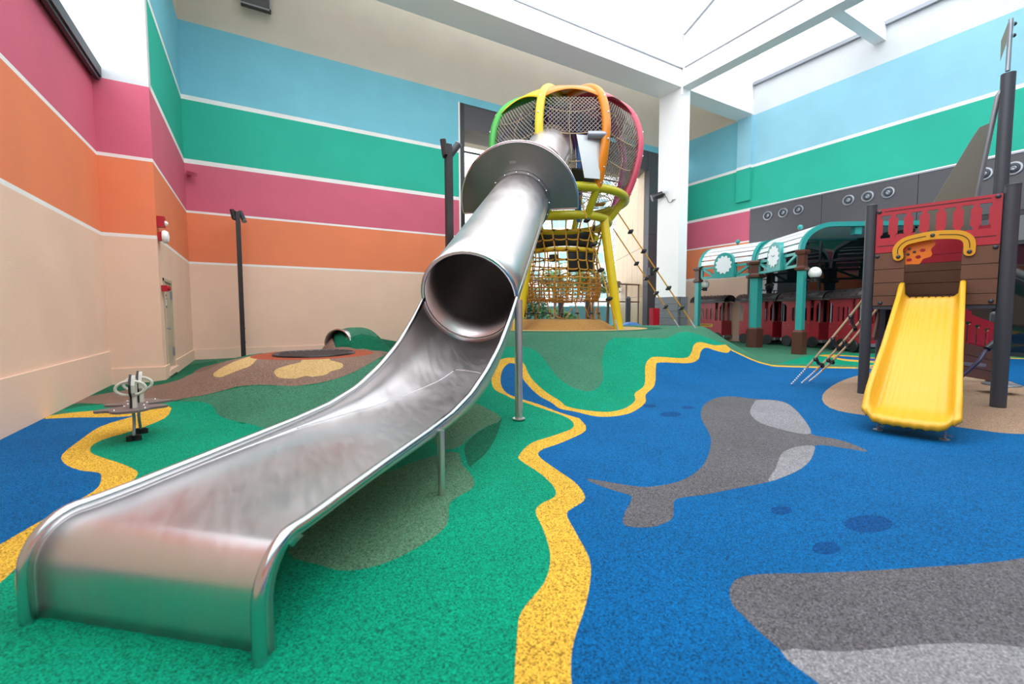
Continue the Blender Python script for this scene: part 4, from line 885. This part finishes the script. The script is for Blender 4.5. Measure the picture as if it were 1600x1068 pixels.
# ------------------------------------------------------------------ toy train carriages
def slot(x, z0, z1, w=.055): return [(x+w*math.cos(t), z1-w+w*math.sin(t)) for t in np.linspace(0, PI, 7)]+[(x+w*math.cos(t), z0+w+w*math.sin(t)) for t in np.linspace(PI, 2*PI, 7)]
def rwin(x0, x1, z0, z1, r=.12): 
    out = []
    for cx, cz, t0 in ((x1-r, z1-r, 0), (x0+r, z1-r, PI/2), (x0+.04, z0+.04, PI), (x1-.04, z0+.04, 3*PI/2)):
        rr_ = r if cz > z0+.1 else .04; out += [(cx+rr_*math.cos(t), cz+rr_*math.sin(t)) for t in np.linspace(t0, t0+PI/2, 5)]
    return out
LC, WC = 1.50, .74
def carriage(label, loco=False):
    """local: x along the carriage, y across (0 = side seen), z up; origin on the floor"""
    t = thing('train_carriage', label, 'toy train', (0, 0, 0), 'toy train carriages under the canopy')
    for y, nm in ((0, 'side_panel'), (WC-.03, 'side_panel')):
        out = [(.30, .28), (1.20, .28), (1.20, 1.80), (.02, 1.80), (.02, 1.72), (.16, 1.64), (.16, .92), (.02, .86), (.02, .42), (.30, .42)]
        body = [(.02, .30), (1.14, .30), (1.14, 1.80), (.0, 1.80), (.0, 1.72), (.12, 1.66), (.20, 1.55), (.20, .98), (.02, .95)]
        MB().prism(body, V((0, y, 0)), (1, 0, 0), (0, 0, 1), V((0, .03, 0)), [slot(.48, 1.0, 1.52), slot(.72, 1.0, 1.52), slot(.95, 1.0, 1.52)]).build(nm, M_TRED, t)
        MB().obox((1.14, y+.004, .34), (.14, 0, 0), (0, .022, 0), (0, 0, .62)).build('door_panel', M_TRED, t)
        MB().prism([(1.28, .30), (LC-.02, .30), (LC-.02, .95), (LC-.14, .98), (LC-.14, 1.55), (LC-.08, 1.66), (LC, 1.72), (LC, 1.80), (1.28, 1.80)], V((0, y, 0)), (1, 0, 0), (0, 0, 1), V((0, .03, 0))).build(nm, M_TRED, t)
        MB().box(-.03, LC+.03, y-.01, y+.035, 1.80, 1.83).build('cornice', M_CREAM, t, label='cream cornice strip')
    for x in (.03, LC-.05):
        MB().prism([(.05, .30), (WC-.05, .30), (WC-.05, .95), (.05, .95)], V((x, 0, 0)), (0, 1, 0), (0, 0, 1), V((.025, 0, 0))).build('end_panel', M_TRED, t)
        for y in (.06, WC-.06): MB().tube([V((x, y, .3)), V((x, y, 1.86))], .022, 8).build('end_post', M_GREYM, t, smooth=True)
    rr_ = []
    for k in range(13):
        a = PI*k/12; rr_.append([V((x, WC/2-(WC/2+.10)*math.cos(a), 1.82+.30*math.sin(a))) for x in (-.14, LC*.25, LC*.5, LC*.75, LC+.14)])
    ro = MB().sheet(rr_).build('roof', M_TROOF, t, smooth=2, solid=.02)
    MB().box(-.14, LC+.14, -.11, -.08, 1.79, 1.84).build('roof_edge', M_TROOF, ro)
    kb = MB()
    for x in (.05, .4, .75, 1.1, 1.45):
        for k in (1, 3, 5, 7): a = PI*k/12; kb.ball((x, WC/2-(WC/2+.11)*math.cos(a), 1.83+.31*math.sin(a)), .026, 6)
    kb.build('roof_rivet', M_BLACK, ro, kind='stuff')
    ch = MB().box(-.08, LC+.08, .06, WC-.06, .20, .30).box(.85, 1.2, .02, .10, .16, .27).build('chassis', M_GREYM, t)
    for x in (.24, .70, 1.28):
        w = MB().lathe([(0, 0), (.20, 0), (.215, .02), (.20, .05), (0, .05)], V((x, -.045, .215)), (0, 1, 0), 20).build('wheel', M_BLACK, t, smooth=True)
        for k in range(3): MB().ball((x+.14*math.cos(2.1*k+.5), -.05, .215+.14*math.sin(2.1*k+.5)), .018, 6).build('wheel_bolt', M_CHAR, w)
    MB().lathe([(0, 0), (.20, 0), (.215, .02), (.20, .05), (0, .05)], V((.42, WC-.03, .215)), (0, 1, 0), 20).build('wheel', M_BLACK, t, smooth=True)
    for x, z in ((.12, .82), (.30, .82), (1.08, .92), (1.06, .45), (.5, .5), (.85, .5)): MB().ball((x, -.004, z), .02, 6).build('screw', M_BOLT, t, smooth=True)
    MB().box(.30, 1.1, .15, .45, .48, .52).box(.34, .40, .15, .45, .3, .48).box(1.0, 1.06, .15, .45, .3, .48).build('bench', M_TRED, t)
    return t
labs = ['dark red train carriage beside the white column', 'dark red train carriage between the left and middle teal posts', 'dark red train carriage between the middle and right teal posts', 'bright red train carriage behind the rope climbing net']
ends = [((18.33, 14.05), (18.36, 11.95)), ((18.36, 11.75), (18.33, 10.05)), ((18.22, 9.85), (17.95, 8.15)), ((17.72, 7.95), (16.75, 6.45))]
proto = carriage(labs[0])
for i, (lb, (a, b)) in enumerate(zip(labs, ends)):
    c = proto if i == 0 else copy_tree(proto); c['label'] = lb
    d = V((b[0]-a[0], b[1]-a[1], 0)).normalized(); c.location = (a[0], a[1], 0); c.rotation_euler = (0, 0, math.atan2(d.y, d.x))
# name board on the first carriage
def text_mesh(txt, size, o, ax, ay, m, name, parent, depth=.004, label=None):
    cu = bpy.data.curves.new(name, 'FONT'); cu.body = txt; cu.size = size; cu.align_x = 'CENTER'; cu.align_y = 'CENTER'; cu.extrude = depth; cu.resolution_u = 3
    tmp = bpy.data.objects.new(name, cu); COL.objects.link(tmp); dg = bpy.context.evaluated_depsgraph_get(); me = bpy.data.meshes.new_from_object(tmp.evaluated_get(dg))
    vs = [v.co.copy() for v in me.vertices]; fs = [tuple(p.vertices) for p in me.polygons]; COL.objects.unlink(tmp); bpy.data.objects.remove(tmp); bpy.data.curves.remove(cu); bpy.data.meshes.remove(me)
    ax, ay = Vector(ax).normalized(), Vector(ay).normalized(); az = ax.cross(ay); mb = MB(); mb.add([Vector(o)+ax*v.x+ay*v.y+az*v.z for v in vs], fs); return mb.build(name, m, parent, label=label)
nbd = MB().prism([(.62+.36*sx+.075*math.cos(t), .74+.075*math.sin(t)) for sx, t0 in ((1, -PI/2), (-1, PI/2)) for t in np.linspace(t0, t0+PI, 7)], (0, -.015, 0), (1, 0, 0), (0, 0, 1), (0, .02, 0)).build('name_board', M_ARCH, proto, label='yellow name board with black letters')
text_mesh('COMPANY', .15, (.62, -.018, .74), (1, 0, 0), (0, 0, 1), M_BLACK, 'lettering', nbd)

# ------------------------------------------------------------------ air nozzles in the dark cladding
nz = None
for y, lb in ((11.137, 'round air nozzle in the dark cladding, first from the recess corner'), (10.497, 'round air nozzle in the dark cladding, second from the recess corner'), (9.892, 'round air nozzle in the dark cladding, third from the recess corner'),
              (8.144, 'round air nozzle on the dark cladding panel above the train, left of three'), (7.548, 'round air nozzle on the dark cladding panel above the train, middle of three'), (6.951, 'round air nozzle on the dark cladding panel above the train, right of three'),
              (5.2, 'round air nozzle partly hidden behind the grey sail plate'), (4.601, 'round air nozzle between the sail plate and the mast'), (3.999, 'round air nozzle on the dark cladding right of the mast')):
    if nz is None:
        nz = thing('air_nozzle', lb, 'air vent', (XR-.05, y, 5.485), 'round air nozzles in the dark cladding'); c = (XR-.05, y, 5.485)
        MB().lathe([(.19, 0), (.20, .02), (.185, .045), (.15, .05), (.14, .02)], c, (-1, 0, 0), 24).build('outer_ring', M_GREYM, nz, smooth=True)
        MB().lathe([(.14, .005), (.125, .045), (.09, .06), (.085, .03)], c, (-1, 0, 0), 20).build('inner_ring', M_CHAR, nz, smooth=True); MB().lathe([(.085, .03), (.06, .07), (.045, .075), (.04, .04), (0, .035)], c, (-1, 0, 0), 16).build('jet', M_GREYM, nz, smooth=True); cur = nz
    else:
        cur = copy_tree(nz); cur.location.y = y
    cur['label'] = lb

# ------------------------------------------------------------------ lamp posts
def lamp_post(name, lb, p, top, hdir, hdir2, sz=.06):
    t = thing(name, lb, 'lamp post', (p.x, p.y, hz(p)), 'slim dark lamp posts by the striped wall'); z0 = hz(p)
    MB().box(p.x-sz, p.x+sz, p.y-sz, p.y+sz, z0-.02, top-.25).build('post', M_DARKM, t); MB().box(p.x-sz*.85, p.x+sz*.85, p.y-sz*.85, p.y+sz*.85, top-.25, top-.02).build('post_head', M_DARKM, t)
    h = V(hdir).normalized(); a = V((p.x, p.y, top-.12)); l = h.cross(UZ).normalized()
    hd = V(hdir2); hd.normalize(); hh = MB().tube([a+h*.06-l*.10-hd*.17, a+h*.06-l*.10+hd*.19], .062, 14).build('spotlight', M_CHAR, t, smooth=True)
    MB().tube([a+h*.06-l*.10+hd*.19, a+h*.06-l*.10+hd*.205], .067, 14).build('spotlight_rim', M_GREYM, hh)
    MB().cbox(a-h*.09, h*.035, l*.11, UZ*.26).build('bracket', M_DARKM, t); MB().tube([a-h*.05+l*.1-UZ*.12, a-h*.08+l*.14+UZ*.14], .055, 12).build('spotlight', M_DARKM, t, smooth=True)
    for z in (.5, .9): MB().ball((p.x+sz, p.y-sz*.3, z0+z), .02, 6).build('screw', M_BOLT, t)
    return t
q = lat(12.7, (379-800)/FPX*12.7); lamp_post('lamp_post', 'slim dark lamp post standing near the left corner of the striped wall', q, 4.22, SID, SID*.45-UZ*.7+FWD*.3)
q = lat(8.3, (704-800)/FPX*8.3); lamp_post('lamp_post', 'slim dark lamp post rising behind the steel tube slide', q, 4.42, SID, SID*.55+UZ*.8-FWD*.2)

# ------------------------------------------------------------------ door, alarms, cameras on the walls
y0, y1, z0, z1 = 11.27, 12.16, .19, 1.98
dr = MB().box(XD-.06, XD-.02, y0, y1, z0, z1).build('door_1', M_DOOR, kind='structure')
fm = MB()
for a, b, c, d in ((y0-.06, y0, .15, z1+.06), (y1, y1+.06, .15, z1+.06), (y0-.06, y1+.06, z1, z1+.06)): fm.box(XD-.08, XD+.015, a, b, c, d)
fm.build('door_frame', M_DOOR, dr)
MB().box(XD-.1, XD+.06, y0-.1, y1+.1, .06, .17).build('door_sill', M_PEACH, dr)
MB().lathe([(.03, 0), (.03, .01), (.012, .015), (.012, .05), (.03, .06), (.03, .085), (0, .09)], (XD-.02, y0+.09, 1.02), (1, 0, 0), 12).build('door_knob', M_GREYM, dr, smooth=True)
for z in (.5, 1.72): MB().box(XD-.02, XD+.02, y1-.01, y1+.05, z-.09, z+.09).build('hinge', M_GREYM, dr)
sg = MB().box(XD-.021, XD-.012, y0+.13, y0+.41, 1.44, 1.72).build('door_sign', M_BLACK, dr, label='small black sign with two figures')
for y in (y0+.21, y0+.33): MB().lathe([(.025, 0), (.025, .004)], (XD-.012, y, 1.66), (1, 0, 0), 10).box(XD-.012, XD-.008, y-.03, y+.03, 1.49, 1.62).build('sign_figure', M_WHITE, sg)
al = thing('fire_alarm', 'red fire alarm strobe above the bell near the door', 'alarm', (XD, 10.93, 3.0)); MB().box(XD, XD+.12, 10.88, 11.04, 3.0, 3.2).build('housing', M_ALARM, al); MB().ball((XD+.12, 10.98, 3.08), .05, 10, (1, 0, 0), True).build('strobe', M_GLOBE, al, smooth=True)
al = thing('alarm_bell', 'red and white alarm bell below the strobe', 'alarm', (XD, 10.93, 2.7)); MB().box(XD, XD+.07, 10.90, 11.06, 2.74, 2.90).build('base', M_ALARM, al); MB().lathe([(.12, 0), (.13, .04), (.10, .09), (0, .11)], (XD+.07, 10.98, 2.82), (1, 0, 0), 18).build('bell_dome', M_WHITE, al, smooth=True)
al = thing('break_glass_box', 'small red call box above the beige door', 'alarm', (XD, 11.1, 1.75)); MB().box(XD, XD+.10, 11.0, 11.13, 1.76, 1.88).build('housing', M_ALARM, al); MB().lathe([(.045, 0), (.05, .03), (.02, .05)], (XD+.10, 11.065, 1.82), (1, 0, 0), 12).build('button', M_ALARM, al, smooth=True)
cc = thing('wall_camera', 'small pink camera on the striped wall near the left corner', 'camera', (-1.46, YB, 5.22)); MP = mat('pink_paint', PINK, .6)
MB().lathe([(.06, 0), (.06, .03), (.02, .04), (.02, .14)], (-1.46, YB, 5.26), (0, -1, 0), 12).build('mount', MP, cc); MB().bar((-1.50, YB-.12, 5.27), (-1.30, YB-.26, 5.20), .09, .10).build('body', MP, cc)
du_ = MB().box(-.05, .72, YB-.16, YB, 10.28, 11.2).build('duct_box', M_PANEL, label='grey metal duct box high on the beige wall', cat='duct')
MB().box(.68, .72, YB-.18, YB-.16, 10.28, 11.2).box(-.05, .72, YB-.18, YB-.16, 10.28, 10.32).build('edge_trim', M_GREYM, du_)
# floodlight with its cable on the column
fl_ = thing('floodlight', 'black floodlight on a bracket high on the white column', 'floodlight', (CX0-.05, 12.9, 6.0))
MB().tube([V((CX0-.05, 12.75, 6.15)), V((CX0-.34, 12.98, 6.02))], .13, 16).build('lamp_body', M_BLACK, fl_, smooth=True); MB().tube([V((CX0-.30, 12.95, 6.04)), V((CX0-.38, 13.01, 6.0))], .145, 16).build('bezel', M_CHAR, fl_)
MB().bar((CX0-.05, 12.62, 6.12), (CX0-.12, 12.78, 6.12), .05, .08).build('bracket', M_BLACK, fl_); MB().tube(catmull([(CX0-.06, 12.66, 6.12), (CX0-.04, 12.55, 5.98), (CX0-.05, 12.42, 5.76), (CX0-.05, 12.28, 5.74), (CX0-.05, 12.2, 5.86)], 5, False), .012, 6).build('cable', M_BLACK, fl_, smooth=True)
MB().box(CX0-.07, CX0-.005, 12.12, 12.24, 5.82, 5.98).build('junction_box', M_WHITE, fl_)
sp_ = thing('wall_speaker', 'small black speaker on the dark jamb beside the white column', 'speaker', (16.2, YB, 2.9)); q = at(1016, 424, 19.0)
MB().cbox(q, (.22, 0, 0), (0, .2, 0), (0, 0, .34)).build('cabinet', M_BLACK, sp_); MB().bar(q, (16.9, YB+.05, q.z), .05, .05).build('bracket', M_CHAR, sp_)
q = at(1022.5, 489, 16.6); hb = thing('hydrant_box', 'small red fire box beside the padded column foot', 'box', (q.x, q.y, hz(q))); MB().cbox((q.x, q.y, hz(q)+.48), (.34, 0, 0), (0, .2, 0), (0, 0, .96)).build('cabinet', M_ALARM, hb); MB().cbox((q.x-.02, q.y-.105, hz(q)+.55), (.24, 0, 0), (0, .01, 0), (0, 0, .5)).build('door', M_ALARM, hb)

# ------------------------------------------------------------------ jumping mat in the brown hill, crawl tunnel
cz = CRZ
tp = thing('jumping_mat', 'round black jumping mat set in the rust ring on the brown hill', 'trampoline', (CR_C.x, CR_C.y, cz))
MB().lathe([(.62, .0), (.62, .018), (0, .018)], (CR_C.x, CR_C.y, cz), n=40).build('mat', M_MATB, tp)
MB().tube([V((CR_C.x+.63*math.cos(a), CR_C.y+.63*math.sin(a), cz+.012)) for a in np.linspace(0, 2*PI, 40, False)], .022, 6, closed=True).build('mat_frame', M_BLACK, tp, smooth=True)
for k in range(28):
    a = 2*PI*k/28; e1 = V((math.cos(a), math.sin(a), 0)); MB().cbox(V((CR_C.x, CR_C.y, cz+.021))+e1*.58, e1*.05, e1.cross(UZ)*.018, UZ*.006).build('mat_clip', M_GREYM, tp)
tq = at(528, 536, 10.35); td = V((.69, .72, 0)).normalized()
tn = thing('crawl_tunnel', 'steel crawl tunnel running through the small green hump', 'tunnel', (tq.x, tq.y, hz(tq))); tc = V((tq.x, tq.y, .60))
MB().sheet(tube_shell(tc, tc+td*.8, .34, 3)).build('tunnel_tube', COLST, tn, smooth=2, solid=.02); MB().tube(ring(tc, td, .345, 32)[:-1], .02, 8, closed=True).build('tunnel_rim', RIMST, tn, smooth=True)

# ------------------------------------------------------------------ butterfly springer
so = V((-1.13, 6.02, 0)); sx_ = SID*.80+(-FWD)*.60; sx_ = V((.62, .78, 0)).normalized(); sy_ = V((.86, -.5, 0)).normalized()
_rv = ray(400, 640); sx_ = V((_rv.x, _rv.y, 0)).normalized(); sy_ = V((sx_.y, -sx_.x, 0))
sw = thing('butterfly_rocker', 'two-seat rocker with butterfly shaped taupe seat and ivory ring handles', 'rocker', tuple(so))
half = [(.0, .13), (.05, .15), (.09, .26), (.14, .36), (.20, .40), (.26, .37), (.28, .28), (.31, .22), (.37, .19), (.43, .13), (.45, .06)]
whole = [(-x, y) for x, y in reversed(half[1:])]+half+[(x, -y) for x, y in reversed(half)]+[(-x, -y) for x, y in half[1:]]
whole = [tuple(p) for p in catmull(whole, 3)]
MB().prism([(x*.86, y*.74) for x, y in whole], so+UZ*.325, sx_, sy_, UZ*.022).build('seat_board', M_SEAT, sw, label='taupe butterfly shaped board')
for sg_ in (-1, 1):
    c = so+sx_*(.17*sg_)+UZ*.34
    up_ = [(-.05, 0), (-.03, .12), (-.075, .17), (-.075, .25), (-.03, .32), (0, .35), (.03, .32), (.075, .25), (.075, .17), (.03, .12), (.05, 0)]
    b1 = MB().prism(up_, c-sy_*.009, sx_, UZ, sy_*.018).build('handle_board', M_BLACK, sw, label='black handle board'); MB().prism([(x*.8, z*.97) for x, z in up_], c+sy_*.010, sx_, UZ, sy_*.03).build('board_core', M_IVORY, b1)
    for s2 in (-1, 1):
        rg = [c+sy_*(s2*(.0+.12*math.sin(t)))+UZ*(.21+.072*math.cos(t))-sx_*.02 for t in np.linspace(.05, PI-.05, 12)]
        MB().tube(rg, .015, 8).build('ring_handle', M_IVORY, sw, smooth=True)
    lg = MB().tube(catmull([so+sx_*(.13*sg_)+UZ*.325, so+sx_*(.11*sg_)+UZ*.20, so+sx_*(.15*sg_)+UZ*.08, so+sx_*(.16*sg_)+UZ*.0], 4, False), .014, 8).build('spring_leg', M_GREYM, sw, smooth=True)
    MB().lathe([(.035, 0), (.035, .05), (.015, .06)], so+sx_*(.16*sg_)+sy_*.03, n=10).lathe([(.035, 0), (.035, .05), (.015, .06)], so+sx_*(.16*sg_)-sy_*.03, n=10).build('foot_clamp', M_BLACK, lg, kind='stuff')
    for x, y in ((.08, .08), (.08, -.08), (.27, .12), (.27, -.12)): MB().ball(so+sx_*(x*sg_)+sy_*y+UZ*.347, .012, 8, half=True).build('bolt', M_BOLT, sw, smooth=True)

# ------------------------------------------------------------------ outside: terrace, railing, planting, tower blocks
MB().box(-4, 60, YB+1.8, 80, -.3, -.02).build('terrace', M_TERR, kind='structure')
def rail_post(x, y): return MB().box(x-.03, x+.03, y-.03, y+.03, 0, 2.75)
rg = thing('terrace_railing', 'brown metal railing with two rails along the terrace opening', 'railing', (11, 16.3, 0))
for z in (1.85, 2.72): MB().box(7.2, 17.0, 16.26, 16.34, z, z+.07).build('rail', M_RAIL, rg)
for x in (7.3, 9.5, 11.7, 13.9, 16.1, 16.95): rail_post(x, 16.3).build('post', M_RAIL, rg)
for i in range(5): MB().box(7.4+2.2*i, min(16.9, 9.4+2.2*i), 16.29, 16.31, .15, 1.8).build('glass_infill', mat('rail_glass', (225, 236, 236), .05) if i == 0 else bpy.data.materials['rail_glass'], rg)
m_ = bpy.data.materials['rail_glass']; m_.node_tree.nodes['Principled BSDF'].inputs['Transmission Weight'].default_value = 1; m_.node_tree.nodes['Principled BSDF'].inputs['IOR'].default_value = 1.02
def fence(): 
    h = thing('site_hoarding', 'pale teal hoarding behind the terrace railing', 'fence', (14, 27, 0)); a, b = lat(27, -.5), lat(29, 8.2); d = (b-a)/6
    for i in range(6): MB().obox(a+d*i+d*.01, d*.98, V((0, .08, 0)), UZ*1.75).build('hoarding_panel', M_HOARD, h)
fence()
for px, lb in ((875, 'short grey bollard left of two behind the rope nets'), (917, 'short grey bollard beside the right yellow leg'), (989, 'short grey bollard in front of the timber wall')):
    q = lat(17.3 if px < 980 else 18.3, (px-800)/FPX*17.5); t = thing('bollard', lb, 'bollard', (q.x, q.y, 0), 'bollards on the terrace'); MB().tube([q, q+UZ*1.9], .11, 12).build('shaft', M_CHAR, t, smooth=True); MB().ball(q+UZ*1.9, .11, 12, half=True).build('cap', M_CHAR, t, smooth=True)
def leaves(name, m, parent, blobs, n, s):
    mb = MB()
    for i in range(n):
        c, r = blobs[i % len(blobs)]; d = V((rnd.gauss(0, 1), rnd.gauss(0, 1), rnd.gauss(0, 1))).normalized(); p = V(c)+d*r*(rnd.random()**.4)
        a = V((rnd.gauss(0, 1), rnd.gauss(0, 1), rnd.gauss(0, 1))).normalized(); b = a.orthogonal().normalized(); q = s*rnd.uniform(.6, 1.3)
        mb.add([p-a*q, p+b*q*.45, p+a*q, p-b*q*.45], [(0, 1, 2, 3)])
    return mb.build(name, m, parent, kind='stuff')
def tree(lb, px, D, h, rad, m, cat='tree', n=900, name='tree'):
    q = lat(D, (px-800)/FPX*D); t = thing(name, lb, cat, (q.x, q.y, 0)); 
    MB().tube([q, q+V((.1, 0, h*.5)), q+V((0, .05, h*.8))], [.11, .08, .03], 8).build('trunk', M_TRUNK, t, smooth=True)
    bl = [(q+V((rnd.uniform(-1, 1)*rad, rnd.uniform(-1, 1)*rad, h*.72+rnd.uniform(-.5, .6)*rad)), rad*rnd.uniform(.4, .75)) for _ in range(8)]
    leaves('foliage', m, t, bl, n, .13)
tree('leafy green tree seen through the rope nets', 866, 25.5, 4.6, 1.2, M_LEAF); tree('slender green tree right of the yellow leg', 924, 24.0, 4.1, .9, M_LEAF); tree('thin small tree beside the perforated tower', 948, 26.5, 4.1, .55, M_LEAF, n=400)
tree('dark green bush behind the left yellow leg', 836, 24.2, 2.4, .85, M_LEAF2, 'bush', 1100, 'bush'); tree('pale green bush low behind the rope basket', 874, 22.2, 1.6, .5, M_LEAF, 'bush', 700, 'bush')
# white apartment block
D = 58
bd = thing('apartment_block', 'white apartment tower with blue-green windows seen through the opening', 'building', tuple(lat(D, 6)))
O = lat(D, -2.0); MB().obox(O-UZ*.1, SID*15, -FWD*8, UZ*33).build('wall', M_FACADE, bd)
for fz in range(14):
    z = 1.0+fz*2.28
    MB().obox(O+SID*-.1+FWD*.35+UZ*(z-.45), SID*15.2, -FWD*.4, UZ*.3).build('floor_band', M_FACADE, bd)
    for k in range(5):
        x = .8+k*2.9+(.6 if fz % 2 else 0)
        w = MB().obox(O+SID*x+FWD*.06+UZ*z, SID*1.9, -FWD*.1, UZ*1.35).build('window', M_WIN, bd)
        MB().obox(O+SID*(x+.92)+FWD*.09+UZ*z, SID*.07, -FWD*.1, UZ*1.35).obox(O+SID*(x-.05)+FWD*.12+UZ*(z-.08), SID*2.0, -FWD*.14, UZ*.08).build('window_bar', M_FACADE, w)
# perforated screen tower
D = 33; a, b = lat(D, (954-800)/FPX*D), lat(D, (968-800)/FPX*D)
pt = thing('perforated_screen', 'tall white perforated screen tower beside the timber wall', 'screen', tuple(a)); w = (b-a); MB().obox(a, w, -FWD*.5, UZ*13.5).build('screen', M_FACADE, pt)
hb_ = MB(); wl_ = w.length; wd = w.normalized()
for j in range(95):
    for k in range(5):
        c = a+wd*(.07+k*.13+(.06 if j % 2 else 0))+FWD*.004+UZ*(.2+j*.139)
        if (k*7+j*3+j//5) % 9 and wl_ > .07+k*.13+.08: s_ = .028+.02*((j*5+k*3) % 4)/3; hb_.add([c-wd*s_, c-UZ*s_*1.2, c+wd*s_, c+UZ*s_*1.2], [(0, 1, 2, 3)])
hb_.build('perforation', M_FRAME, pt, kind='stuff'); MB().obox(b, wd*.12, -FWD*.5, UZ*13.5).build('edge_post', M_FRAME, pt)
tb = MB().obox(lat(20.6, (950-800)/FPX*20.6, 2.5), SID*.55, -FWD*.3, UZ*.3).build('planter_beam', M_RAIL, label='terracotta coloured beam behind the railing', cat='beam')

q = lat(16.4, (985-800)/FPX*16.4); bq = thing('blue_dome', 'small blue play dome behind the mound beside the timber wall', 'dome', (q.x, q.y, hz(q)))
MB().lathe([(.42, -.1), (.42, .04), (.36, .10), (.25, .16), (.12, .19), (0, .2)], (q.x, q.y, hz(q)), n=20).build('dome', mat('blue_plastic', (30, 110, 190), .4), bq, smooth=True)
